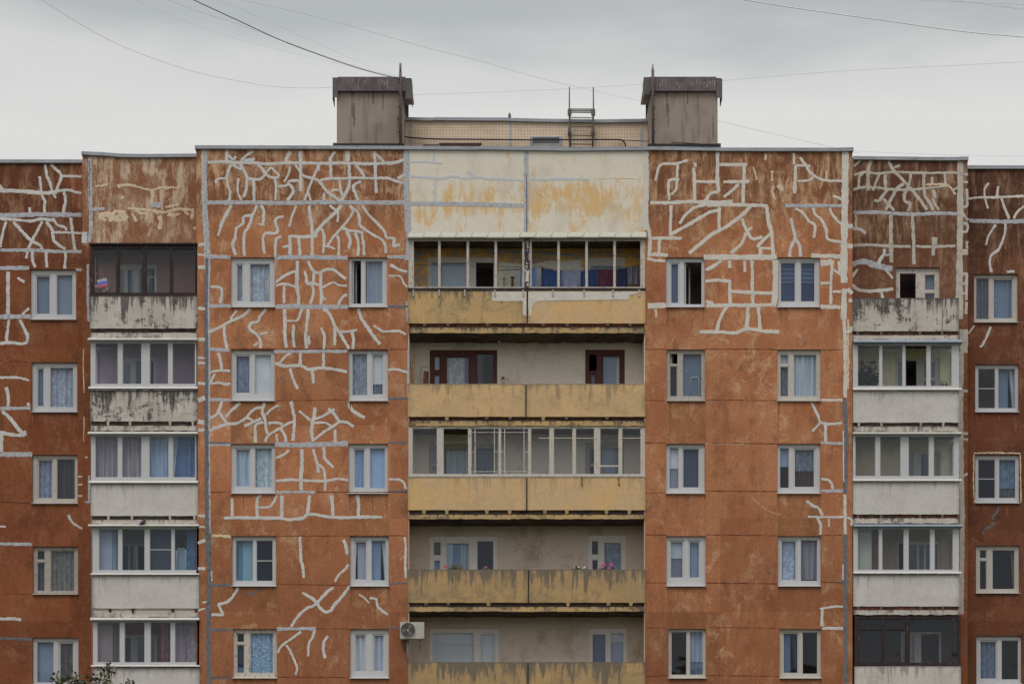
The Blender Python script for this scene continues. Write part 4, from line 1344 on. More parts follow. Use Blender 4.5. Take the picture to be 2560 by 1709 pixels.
DOORS = [
  [(1069, 1237, 642, 'pvc_in', [(.05, .60, .09, 1, c(110, 124, 138, 'flat'), ''), (.72, .98, .10, 1, 'open', '')]), (1469, 1563, 642, 'pvc_in', [(.07, .93, .15, 1, c(96, 112, 136, 'flat'), '')])],
  [(1074, 1243, 874, 'maroon', [(.05, .17, .09, .40, c(108, 120, 140, 'flat'), 'sash'), (.05, .17, .44, 1, c(96, 112, 134, 'flat'), 'sash'), (.23, .60, .10, 1, ('h', .76, c(150, 158, 160, 'lace'), c(76, 92, 118, 'flat')), 'sash'), (.69, .95, .05, 1, ('h', .4, c(74, 64, 62, 'fold'), 'dark'), '')]),
   (1463, 1562, 873, 'maroon', [(.10, .29, .09, .40, 'open', ''), (.10, .29, .44, 1, c(70, 76, 92, 'lace'), 'sash'), (.41, .91, .09, 1, ('h', .66, c(84, 98, 122, 'flat'), c(140, 140, 134, 'fold')), 'sash')])],
  [(1072, 1243, 1108, 'greyframe', [(.05, .17, .09, .40, c(90, 98, 112, 'flat'), ''), (.05, .17, .44, 1, c(96, 104, 116, 'flat'), ''), (.23, .60, .10, 1, c(116, 128, 136, 'fold'), ''), (.69, .95, .07, 1, c(70, 70, 84, 'fold'), '')]),
   (1463, 1560, 1106, 'greyframe', [(.10, .29, .10, .40, c(56, 60, 74, 'flat'), ''), (.10, .29, .44, 1, c(52, 56, 74, 'flat'), ''), (.41, .90, .10, 1, c(96, 108, 118, 'flat'), '')])],
  [(1074, 1245, 1339, 'pvc_in', [(.05, .17, .10, .38, c(66, 60, 62, 'flat'), ''), (.06, .16, .46, 1, c(76, 102, 132, 'flat'), ''), (.24, .58, .12, 1, ('h', .3, c(96, 124, 144, 'flat'), ('h', .45, c(66, 96, 122, 'flat'), c(108, 130, 148, 'fold'))), ''), (.69, .94, .08, 1, c(46, 44, 54, 'fold'), '')]),
   (1469, 1565, 1336, 'pvc_in', [(.10, .29, .10, .38, 'dark', ''), (.11, .28, .46, 1, 'dark', ''), (.42, .89, .13, 1, c(88, 102, 112, 'lace'), '')])],
  [(1074, 1249, 1570, 'pvc_in', [(.04, .64, .07, 1, ('s', .25, c(150, 158, 172, 'flat'), c(136, 144, 160, 'flat')), ''), (.71, .95, .07, 1, c(136, 142, 156, 'flat'), 'sash')]),
   (1471, 1567, 1569, 'pvc_in', [(.07, .49, .08, 1, c(62, 72, 94, 'flat'), 'sash'), (.57, .93, .08, 1, ('s', .2, c(142, 148, 160, 'flat'), c(102, 110, 128, 'flat')), '')])]]
SETL = ['left balcony door set', 'right balcony window']
parapets = []
for i, q in enumerate(ML):
    b0, b1 = bounds[i], bounds[i + 1]
    hs = []; vb = q['p0'] + 44
    for d in DOORS[i]: hs.append(hole(d[0], d[1], d[2], vb, YR))
    mb = MB(); mb.plate(X(1018), X(1616), Z(b1, 0) - .02 if i < 4 else 0, Z(b0, 0) - .02, YR, YR + .12, hs)
    z0, z1 = Z(b1, 0) - .02, Z(b0, 0) - .02
    if i < 4 or True:
        for s_, xx in ((1, xa), (-1, xb)):
            a, b = (xx, xx + .015) if s_ > 0 else (xx - .015, xx)
            mb.box(a, b, Z(q['s1']) if i < 4 else 0, Z(q['top']), .002, YR)
    lm_ = [q['lin']]
    if i in (0, 3): stroke_mesh(mb, ST['lg' if i == 0 else 'l3'], YR, lm_, random.Random(4))
    o = mb.build('wall', [M[k_] for k_ in lm_], bld)
    if i == 0: o['label'] = 'old orange and white painted back wall of the top glazed loggia'
    for d in DOORS[i]: door_set(d[0], d[1], d[2], d[3], d[4], vb=vb)
    # parapet of two concrete panels with an open joint
    ju = joint[i]; pr = []
    for k, (ua, ub) in enumerate(((1019.5, ju - 1.6), (ju + 1.6, 1613.5))):
        mb = MB(); mb.rough(X(ua), X(ub), Z(q['p1']), Z(q['p0']), -.045, .045, 0, .004, .005, R, .16, .003)
        o = mb.build('balcony_parapet', M[q['par'][k]], bld); pr.append(o)
    parapets.append(pr)
    mb = MB(); mb.box(X(ju - 1.6), X(ju + 1.6), Z(q['p1']), Z(q['p0']) - .01, .0, .04); mb.build('joint_filler', M['slabdark'], pr[0])
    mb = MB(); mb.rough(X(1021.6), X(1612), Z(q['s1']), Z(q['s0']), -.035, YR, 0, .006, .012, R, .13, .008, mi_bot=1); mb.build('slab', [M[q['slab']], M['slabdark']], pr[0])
    mb = MB(); mb.rough(X(1022), X(1611.5), Z(q['s0']), Z(q['p1']) + .03, .052, .075, 0, .0, .0, R, .3, .002); mb.build('kick_board', M[q['gap']], pr[0])
    for bu, kind in brk[i]:
        mb = MB(); x0, x1 = X(bu - 5), X(bu + 5); z0, z1 = Z(q['s0']) - .0, Z(q['p1'])
        zt = z1 + .002; zl = z0 + (z1 - z0) * (.15 if kind else .35)
        m_ = .03
        mb.quad([(x0 + m_ * .6, -.03, zl), (x1 - m_ * .6, -.03, zl), (x1, -.043, zt), (x0, -.043, zt)]); mb.quad([(x0 + m_ * .6, .05, zl), (x0 + m_ * .6, -.03, zl), (x0, -.043, zt), (x0, .05, zt)])
        mb.quad([(x1 - m_ * .6, -.03, zl), (x1 - m_ * .6, .05, zl), (x1, .05, zt), (x1, -.043, zt)]); mb.quad([(x0 + m_ * .6, .05, zl), (x1 - m_ * .6, .05, zl), (x1 - m_ * .6, -.03, zl), (x0 + m_ * .6, -.03, zl)])
        mb.build('bracket', M['slabyellow'] if kind else M['rust'], pr[0])
# ceiling of the top loggia
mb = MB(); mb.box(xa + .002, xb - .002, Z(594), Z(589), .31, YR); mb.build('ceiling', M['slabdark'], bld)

def glazing(parent, u0, u1, v0, v1, y, panes, pv0, pv1, frame, sash=False, th=.05, side=None, extra=None, label=None):
    mb = MB(); hs = []
    for p in panes:
        a, b = p[0], p[1]; t, bt = (p[2], p[3]) if len(p) > 3 else (pv0, pv1)
        hs.append((X(a, y), X(b, y), Z(bt, y), Z(t, y)))
    mb.plate(X(u0, y), X(u1, y), Z(v1, y), Z(v0, y), y, y + th, hs)
    for h in hs:
        a, b, c_, d = h; r = .014
        mb.plate(a + .001, b - .001, c_ + .001, d - .001, y + .012, y + th - .006, [(a + r, b - r, c_ + r, d - r)])
    for h, p in zip(hs, panes):
        if p[-1] == 'bar': zm = (h[2] + h[3]) / 2; mb.box(h[0] + .014, h[1] - .014, zm - .010, zm + .010, y + .008, y + .03)
    if extra: extra(mb)
    if side:      # frame posts of the short outer side
        xs, s_ = side; xs = X(xs, y)
        for zz in ((Z(v1, y), Z(pv1, y)), (Z(pv0, y), Z(v0, y))): mb.box(xs - .02, xs + .02, zz[0], zz[1], y + th + .001, YB - .01)
        mb.box(xs - .02, xs + .02, Z(pv1, y), Z(pv0, y), YB - .07, YB - .011)
    o = mb.build('glazing_frame', M[frame], parent)
    if label: o['label'] = label
    for h, p in zip(hs, panes):
        if p[-1] == 'open': continue
        g = MB(); a, b, c_, d = h; g.quad([(a + .01, y + th * .6, c_ + .01), (b - .01, y + th * .6, c_ + .01), (b - .01, y + th * .6, d - .01), (a + .01, y + th * .6, d - .01)]); g.build('pane', M['glass'], parent)
    if side: g = MB(); g.quad([(xs, y + th, Z(pv1, y)), (xs, YB - .07, Z(pv1, y)), (xs, YB - .07, Z(pv0, y)), (xs, y + th, Z(pv0, y))]); g.build('pane', M['glass'], parent)
    return o
p0 = parapets[0][0]
def pan(us, w): return [(a + w, b - w) for a, b in zip(us, us[1:])]
# top loggia: thin peeling posts, most panes missing
us = [1028.5, 1098.5, 1169.5, 1239.5, 1309]; us2 = [1326, 1396.5, 1466.5, 1536.5, 1606]
pn = [(a + 2.2, b - 2.2, 'open') for a, b in zip(us, us[1:])] + [(a + 2.2, b - 2.2, 'open') for a, b in zip(us2, us2[1:])]
pn = [(p[0] + (3 if p[0] < 1035 else 0), p[1] - (2 if p[1] > 1600 else 0), 601, 718, 'open') for p in pn]
glazing(p0, 1021.5, 1612, 596, 725, .0, pn, 601, 718, 'oldwhite', label='peeling white posts of the unglazed top loggia')
mb = MB(); mb.box(X(1311), X(1324.5), Z(725), Z(597), -.03, -.002); mb.build('middle_post', M['peelpost'], p0)
mb = MB(); mb.rough(X(1020), X(1614), Z(727), Z(721), -.06, -.001, 0, .004, .004, R, .2); mb.build('sill_rail', M['blackwood'], p0)
# sheet metal canopy over it
mb = MB(); n = 15; rr = random.Random(3)
for k in range(n):
    a, b = 1019 + (1616 - 1019) * k / n, 1019 + (1616 - 1019) * (k + 1) / n; j = rr.uniform(-.008, .008)
    A1 = (X(a), -.14, Z(595) + j); B1 = (X(b), -.14, Z(595) + j); A2 = (X(a) + .06, -.004, Z(580)); B2 = (X(b) + .06 if k < n - 1 else X(b) - .01, -.004, Z(580))
    mb.quad([A1, B1, B2, A2]); mb.quad([(A1[0], -.14, A1[2] - .03), (B1[0], -.14, B1[2] - .03), B1, A1]); mb.quad([(A1[0], 0, A1[2] - .03), (B1[0], 0, B1[2] - .03), (B1[0], -.14, B1[2] - .03), (A1[0], -.14, A1[2] - .03)])
    mb.tube([(B1[0], -.145, B1[2]), (B2[0], -.008, B2[2] + .004)], .010, 4, 1)
mb.build('canopy', [M['canopy'], M['greyframe']], p0)['label'] = 'greenish white sheet metal canopy over the top loggia'
# painted white band on the top parapet
mb = MB(); yb_ = -.0505
def patch(mb, pts, y, off):
    mb.quad([(X(u, y), y - off, Z(v, y)) for u, v in reversed(pts)])
top = [(1230, 729), (1316.6, 729)]; bot = [(1316.6, 806), (1306, 778), (1308, 752), (1260, 753), (1232, 752)]
patch(mb, [(1230, 729), (1230, 752), (1262, 753), (1316, 752.5), (1316, 729)], -.045, .008)
patch(mb, [(1308, 752), (1306, 782), (1311, 789), (1316, 789), (1316, 752)], -.045, .0082)
patch(mb, [(1321, 729), (1321, 765), (1335, 757), (1345, 752), (1571, 749), (1572, 738), (1600, 732), (1611, 730), (1611, 729)], -.045, .008)
patch(mb, [(1321, 765), (1322, 790), (1329, 786), (1330, 768), (1338, 756)], -.045, .0082)
mb.build('white_paint_band', M['w'], parapets[0][1])
for u in (1034, 1098, 1162, 1237, 1308, 1382, 1460, 1532, 1598): mb = MB(); mb.box(X(u - 2), X(u + 2), Z(742), Z(726), -.075, -.056); mb.build('bracket', M['greyframe'], p0)
for u in (1049, 1080, 1113, 1143, 1180, 1211): mb = MB(); mb.box(X(u - .8), X(u + .8), Z(745), Z(728), -.062, -.052); mb.build('iron_pin', M['rust'], p0)
# glazed third loggia
p2 = parapets[2][0]
L = [(1031, 1093, 'g'), (1108, 1171, 'open')]
def ex(mb):
    y = .0
    def bar(a, b, c_, d, yy=.004): mb.box(X(a), X(b), Z(d), Z(c_), yy, yy + .03)
    for a, b in ((1178, 1246), (1252, 1320)):
        bar(a, b, 1079.4, 1081, .005)
        bar(a + 8.5, a + 10.8, 1070, 1182, .004); bar(b - 11, b - 9, 1070, 1182, .004); bar(a, b, 1177, 1178.6, .006)
        bar(a, a + 8, 1128, 1129.6, .006); bar(b - 9, b, 1128, 1129.6, .006)
    for a, b in ((1346, 1374), (1384, 1432), (1440, 1486), (1556, 1602)): bar(a, b, 1093.5, 1095.3, .005)
    bar(1500, 1548, 1162, 1166, .0045)
PN = L + [(1178, 1247, 'g'), (1252, 1321, 'g')] + [(1327, 1374, 'g'), (1384, 1432, 'g'), (1439, 1486, 'g'), (1500, 1547, 'g'), (1555, 1602, 'g')]
glazing(p2, 1021.5, 1612, 1065.5, 1191.5, .0, PN, 1070, 1185, 'oldwhite', extra=ex, label='patched old wooden glazing of the third loggia')
mb = MB(); mb.rough(X(1020), X(1614), Z(1193), Z(1190), -.055, -.001, 0, .003, .003, R, .2); mb.build('sill_rail', M['greyframe'], p2)
for u in (1454.5, 1547):
    mb = MB(); mb.tube([(X(u), -.05, Z(1191)), (X(u - .5), -.09, Z(1198)), (X(u), -.10, Z(1210)), (X(u + 1.5), -.055, Z(1214))], .018, 6); mb.build('iron_hook', M['rust'], parapets[2][1])

# ------------------------------------------------------------------ left and right balcony stacks
def side_stack(rows, left):
    linmat = {}
    for i, q in enumerate(rows):
        u0, u1 = q['u']; yf = -.02
        # back wall of the balcony with its door and window
        vb0, vb1 = q['b']
        xw0, xw1 = (X(228, YB), X(493) ) if left else (X(2131), X(2396, YB))
        lm = simple('loggia_paint_' + ('a' if left else 'b') + str(i), A(*q['lin'], .34), .1, 3, .95, .1, None, bump=True)
        lm.name = q['linname']
        hs = []
        if q.get('door'): hs = [hole(d[0], d[1], d[2], q['p0'] + 40, YB) for d in q['door']]
        if q['lin'] and q.get('back', True):
            mb = MB(); mb.plate(xw0, xw1, Z(vb1, YB), Z(vb0, YB), YB, YB + .12, hs); mb.build('wall', lm, bld)
        for d in q.get('door', []): window(d[0], d[1], d[2], q['p0'] + 40, YB, d[4], d[3], sill=False, reveal=.04, room=1.5)
        # parapet with corner return
        mb = MB(); mb.rough(X(u0), X(u1), Z(q['p1']), Z(q['p0']), yf, yf + .08, 0, .004, .006, R, .14, .003)
        xs = X(u0) if left else X(u1); sg = 1 if left else -1
        mb.box(xs, xs + .08 * sg, Z(q['p1']), Z(q['p0']) - .004, yf + .0805, YB - .001)
        par = mb.build('balcony_parapet', M[q['par']], bld)
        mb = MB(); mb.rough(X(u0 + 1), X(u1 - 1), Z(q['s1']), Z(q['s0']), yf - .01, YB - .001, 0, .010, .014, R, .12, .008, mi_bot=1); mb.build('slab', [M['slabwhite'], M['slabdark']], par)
        mb = MB(); mb.rough(X(u0 + 2), X(u1 - 2), Z(q['s0']), Z(q['p1']) + .02, .04, .06, 0, 0, 0, R, .3); mb.build('kick_board', M[q.get('gap', 'slabdark')], par)
        for bu in q['brk']:
            mb = MB(); a, b = X(bu - 3.5), X(bu + 3.5); zt, zl = Z(q['p1']) + .004, Z(q['s0']) - .012
            mb.quad([(a + .02, -.01, zl), (b - .02, -.01, zl), (b, -.015, zt), (a, -.015, zt)]); mb.quad([(a + .02, .04, zl), (a + .02, -.01, zl), (a, -.015, zt), (a, .04, zt)]); mb.quad([(b - .02, -.01, zl), (b - .02, .04, zl), (b, .04, zt), (b, -.015, zt)])
            mb.build('bracket', M[q.get('bm', 'slabwhite')], par)
        if q.get('cap'):
            ca, cb, cv0, cv1, cm = q['cap']
            mb = MB(); x0, x1 = X(ca), X(cb)
            def wedge(mb, v0, v1, y0, y1):
                zt, zm, zl = Z(v0), Z(v1) + .02, Z(v1)
                mb.quad([(x0, y0, zm), (x1, y0, zm), (x1, y1, zt), (x0, y1, zt)]); mb.quad([(x0, y0, zl), (x1, y0, zl), (x1, y0, zm), (x0, y0, zm)]); mb.quad([(x0, y1 + .03, zl), (x1, y1 + .03, zl), (x1, y0, zl), (x0, y0, zl)])
                for xx in (x0, x1): mb.quad([(xx, y0, zl), (xx, y1, zl), (xx, y1, zt), (xx, y0, zm)])
            wedge(mb, cv0, cv1, -.17, -.025)
            # short outer side of the cap
            if left: mb.box(X(u0) - .07, X(u0) - .001, Z(cv1), Z(cv1) + .03, -.024, YB - .01)
            else: mb.box(X(u1) + .001, X(u1) + .07, Z(cv1), Z(cv1) + .03, -.024, YB - .01)
            mb.build('cap', M[cm], par)
        if q.get('glz'):
            g0, g1, pv0, pv1 = q['glz']
            glazing(par, u0 + .5, u1 - (1 if left else .5), g0, g1, .0, q['panes'], pv0, pv1, q['frame'], side=((u0 + 3, 1) if left else (u1 - 3, -1)))
        if q.get('sill'):
            v0, v1 = q['sill']; mb = MB(); x0, x1 = (X(u0 - 4), X(u1 + .5)) if left else (X(u0), X(u1 + 5))
            mb.quad([(x0, -.10, Z(v1) + .012), (x1, -.10, Z(v1) + .012), (x1, -.002, Z(v0)), (x0, -.002, Z(v0))]); mb.quad([(x0, -.10, Z(v1)), (x1, -.10, Z(v1)), (x1, -.10, Z(v1) + .012), (x0, -.10, Z(v1) + .012)])
            mb.quad([(x0, -.002, Z(v1)), (x1, -.002, Z(v1)), (x1, -.10, Z(v1)), (x0, -.10, Z(v1))])
            for xx in (x0, x1): mb.quad([(xx, -.10, Z(v1)), (xx, -.002, Z(v1)), (xx, -.002, Z(v0)), (xx, -.10, Z(v1) + .012)])
            mb.build('sill', M['capwhite'], par)
        if q.get('curt'):
            cm_ = {}
            for ua, ub, cc in q['curt']: content(None, cc, X(ua, .2), X(ub, .2), Z(pv1 + 10, .2), Z(pv0 - 4, .2), .2, cm_)
            for m, b in cm_.items(): b.build('curtain', m, par)
        q['par_o'] = par
dL = lambda v: [(288, 392, v, 'pvc2', [(.06, .22, .10, 1, c(84, 98, 112, 'flat'), ''), (.28, .44, .10, 1, c(104, 118, 128, 'fold'), ''), (.56, .95, .08, 1, 'dark', '')])]
LR = [
 dict(u=(225, 494), b=(607, 856), lin=(104, 80, 74), linname='mauve_brown_loggia_paint', door=dL(660), par='whitemold', p0=740, p1=821, s0=832, s1=845, brk=(252, 330, 420, 470), bm='blackwood', gap='slabdark',
      glz=(611, 739, 622, 732), frame='blackwood', panes=[(235, 291), (299, 356), (365, 425), (432, 489)]),
 dict(u=(226, 494), b=(856, 1088), lin=(120, 106, 122), linname='lilac_loggia_paint', door=[(285, 392, 892, 'pvc', [(.05, .18, .10, 1, c(84, 98, 122, 'flat'), ''), (.22, .38, .14, 1, c(104, 120, 138, 'flat'), ''), (.50, .68, .06, 1, c(60, 76, 104, 'flat'), ''), (.80, .93, .06, 1, c(64, 80, 108, 'flat'), '')])], par='whitemold', p0=976, p1=1053, s0=1064, s1=1077, brk=(270, 325, 425, 482),
      cap=(221, 494, 845, 853, 'capwhite'), glz=(853, 970, 857, 960), frame='pvc', sill=(966, 973), panes=[(238, 295), (306, 354), (374, 421), (431, 488)]),
 dict(u=(227, 495), b=(1088, 1322), lin=(120, 110, 116), linname='grey_loggia_paint', door=dL(1125), par='whiteclean', p0=1209, p1=1289, s0=1299, s1=1310, brk=(271, 330, 425, 486),
      cap=(221, 495, 1079, 1087, 'capwhite'), glz=(1087, 1204, 1090, 1193), frame='pvc', sill=(1201, 1208), panes=[(238, 295), (305, 354), (373, 422), (432, 489)],
      curt=[(236, 296, c(122, 104, 110)), (300, 360, c(126, 108, 114)), (366, 426, c(108, 134, 160)), (428, 448, c(136, 150, 168, 'sweepl')), (440, 492, c(60, 96, 140, 'dots'))]),
 dict(u=(231, 498), b=(1322, 1554), lin=(88, 84, 84), linname='dim_grey_loggia_paint', door=[(292, 392, 1358, 'pvc2', [(.06, .30, .02, 1, c(64, 84, 100, 'flat'), ''), (.30, .50, .02, 1, c(80, 100, 112, 'flat'), ''), (.52, .94, .04, 1, 'open', '')])], par='whiteclean', p0=1438, p1=1520, s0=1531, s1=1542, brk=(275, 332, 432, 490), bm='blackwood', gap='w',
      cap=(222, 498, 1310, 1317, 'capwhite'), glz=(1317, 1434, 1321, 1425), frame='pvc', sill=(1432, 1437), panes=[(247, 296), (305, 362), (374, 429, 'bar'), (436, 492)],
      curt=[(243, 280, c(110, 122, 140, 'flat')), (280, 300, c(86, 112, 134)), (370, 432, c(62, 66, 80, 'net')), (466, 496, c(48, 92, 132, 'lace')), (436, 468, ('s', .48, 'dark', c(86, 112, 130, 'flat')))]),
 dict(u=(232, 499), b=(1554, 1790), lin=(104, 62, 68), linname='pink_loggia_paint', door=[(300, 392, 1585, 'pvc2', [(.06, .30, .05, 1, c(84, 92, 100, 'flat'), ''), (.46, .94, .04, 1, 'dark', '')])], par='whiteclean', p0=1668, p1=1750, s0=1761, s1=1772, brk=(275,),
      cap=(227, 499, 1543, 1551, 'capwhite'), glz=(1551, 1664, 1554, 1655), frame='pvc', sill=(1661, 1666), panes=[(243, 300), (311, 362), (376, 427), (437, 493)],
      curt=[(241, 282, c(116, 94, 94, 'flat')), (284, 302, c(88, 80, 74)), (402, 430, c(106, 60, 72, 'lace')), (434, 466, c(118, 96, 106, 'fold')), (466, 496, c(120, 106, 112, 'lace'))])]
side_stack(LR, True)
RR = [
 dict(u=(2131, 2397), b=(800, 862), back=False, lin=(104, 80, 74), linname='unused', par='whitemold', p0=745, p1=828, s0=838, s1=849, brk=(2144, 2203, 2300, 2355), bm='rust', gap='gap'),
 dict(u=(2132, 2398), b=(862, 1091), lin=(150, 144, 118), linname='cream_yellow_loggia_paint', door=[(2238, 2350, 894, 'pvc2', [(.06, .25, .08, 1, c(74, 84, 112, 'flat'), ''), (.25, .48, .05, 1, 'open', ''), (.64, .90, .08, .40, c(84, 100, 124, 'flat'), ''), (.64, .90, .45, 1, c(88, 100, 122, 'flat'), '')])], par='whiteclean', p0=977, p1=1056, s0=1066, s1=1079, brk=(2147, 2204, 2302, 2358),
      cap=(2132, 2404, 849, 859, 'capblue'), glz=(859, 972, 862, 965), frame='pvc', sill=(969, 976), panes=[(2144, 2199), (2205, 2257), (2263, 2317, 'open'), (2326, 2380)]),
 dict(u=(2132, 2398), b=(1091, 1320), lin=(140, 134, 118), linname='beige_loggia_paint', door=[(2262, 2352, 1126, 'pvc2', [(.05, .25, .05, 1, c(112, 122, 132, 'flat'), ''), (.45, .66, .05, 1, c(70, 74, 96, 'flat'), ''), (.72, .96, .05, 1, c(140, 130, 84, 'flat'), '')])], par='whiteclean', p0=1204, p1=1285, s0=1295, s1=1308, brk=(2145, 2203, 2300, 2356), bm='rust', gap='gap',
      cap=(2131, 2403, 1080, 1087, 'capwhite'), glz=(1087, 1198, 1090, 1190), frame='pvc', sill=(1197, 1203), panes=[(2138, 2189), (2200, 2252), (2271, 2323), (2334, 2385)]),
 dict(u=(2133, 2398), b=(1320, 1548), lin=(106, 94, 84), linname='brownish_loggia_paint', door=[(2243, 2350, 1352, 'pvc2', [(.04, .16, .03, 1, 'open', ''), (.26, .48, .05, 1, c(42, 52, 74, 'flat'), ''), (.50, .64, .05, 1, c(104, 116, 120, 'flat'), ''), (.66, .96, .05, 1, c(52, 58, 76, 'flat'), '')])], par='whiteclean', p0=1436, p1=1515, s0=1524, s1=1536, brk=(2146, 2203, 2301, 2358), bm='rust', gap='brick',
      cap=(2133, 2405, 1310, 1318, 'capblue'), glz=(1318, 1430, 1321, 1424), frame='pvc', sill=(1428, 1434), panes=[(2144, 2198), (2205, 2260), (2271, 2326), (2336, 2383)],
      curt=[(2142, 2179, c(122, 124, 104, 'flat'))]),
 dict(u=(2136, 2402), b=(1548, 1790), lin=(42, 34, 32), linname='dark_wood_loggia_wall', door=[(2253, 2354, 1578, 'greyframe', [(.03, .22, .04, 1, 'dark', ''), (.24, .34, .06, 1, c(104, 120, 140, 'flat'), ''), (.50, .95, .04, 1, 'open', '')])], par='whitepar', p0=1664, p1=1746, s0=1757, s1=1769, brk=(2150,),
      glz=(1538, 1662, 1543, 1656), frame='blackwood', panes=[(2148, 2205, 1546, 1569, 'g'), (2211, 2265, 1546, 1569, 'g'), (2148, 2205, 1573, 1655, 'g'), (2211, 2265, 1573, 1655, 'g'), (2274, 2394, 1545, 1656, 'g')])]
side_stack(RR, False)
mb = MB(); mb.box(X(2354.5), X(2355.7), Z(828), Z(747), -.0262, -.0235); mb.build('open_joint', M['slabdark'], RR[0]['par_o'])
# roof slab of the top left balcony
mb = MB(); mb.box(X(223), X(494), Z(612), Z(609), -.06, YB - .001); mb.build('cover_board', M['blackwood'], LR[0]['par_o'])

# ------------------------------------------------------------------ roof structures (parts of the block)
YP = 3.2
def rp_(u, v, y): return (X(u, y), y, Z(v, y))
mb = MB(); x0, x1 = X(1004, YP), X(1628, YP)
top = poly([(1004, 302), (1240, 302), (1400, 306), (1628, 304)], YP)
mb.plate(x0, x1, zr, max(z for _, z in top), YP, YP + .3, [hole(1332, 1398, 346, 371, YP), hole(1100, 1202, 360, 369, YP)], 0, top)
mb.box(x0, x0 + .3, zr, top[0][1], YP + .3, 8); mb.box(x1 - .3, x1, zr, top[-1][1] - .02, YP + .3, 8); mb.box(x0, x1, zr, top[0][1] - .06, 8, 8.3); mb.box(x0 + .3, x1 - .3, top[2][1] - .3, top[2][1] - .1, YP + .3, 8)
ph = mb.build('stair_penthouse', M['tile'], bld); ph['label'] = 'low penthouse clad in small beige tiles between the two shafts'
mb = MB()
for ua, va, ub, vb in ((1004, 295, 1085, 296.5), (1085, 295.5, 1243, 296.5), (1243, 296, 1340, 299), (1340, 299, 1500, 301), (1500, 301, 1600, 299.5), (1600, 299.5, 1624, 299)):
    a, b = X(ua, YP), X(ub, YP); za, zb = Z(va, YP), Z(vb, YP); yo = YP - .08; dz = .095
    mb.quad([(a, yo, za - dz), (b, yo, zb - dz), (b, yo, zb), (a, yo, za)]); mb.quad([(a, yo, za), (b, yo, zb), (b, YP + .4, zb + .03), (a, YP + .4, za + .03)]); mb.quad([(a, YP, za - dz), (b, YP, zb - dz), (b, yo, zb - dz), (a, yo, za - dz)])
mb.build('coping', M['metal'], ph)
mb = MB()
for u in (1027, 1276, 1604): mb.quad([rp_(u - 3, 368, YP - .012), rp_(u + 3, 368, YP - .012), rp_(u + 2.5, 304, YP - .012), rp_(u - 2.5, 304, YP - .012)])
mb.build('sealed_joint', M['G'], ph)
mb = MB(); a = hole(1332, 1398, 346, 371, YP)
mb.plate(X(1325, YP), X(1405, YP), Z(372, YP), Z(343, YP), YP - .06, YP - .001, [a])
for k in range(1, 13): u = 1332 + 66 * k / 13; mb.box(X(u - .4, YP), X(u + .4, YP), Z(371, YP), Z(346, YP), YP - .04, YP - .03)
for v in (350, 355, 360): mb.box(a[0], a[1], Z(v + .5, YP), Z(v - .5, YP), YP - .045, YP - .041)
gv = mb.build('vent_grille', M['metal'], ph)
mb = MB(); mb.box(a[0] - .05, a[1] + .05, a[2] - .05, Z(357, YP), YP + .02, YP + .04, 0); mb.build('louvre', M['g'], gv)
mb = MB(); mb.box(X(1098, YP), X(1204, YP), Z(361, YP), Z(358.5, YP), YP - .05, YP - .001); mb.box(X(1058, YP), X(1098, YP), Z(372, YP), Z(362, YP), YP - .04, YP - .001); mb.build('shutter', M['rust'], ph)

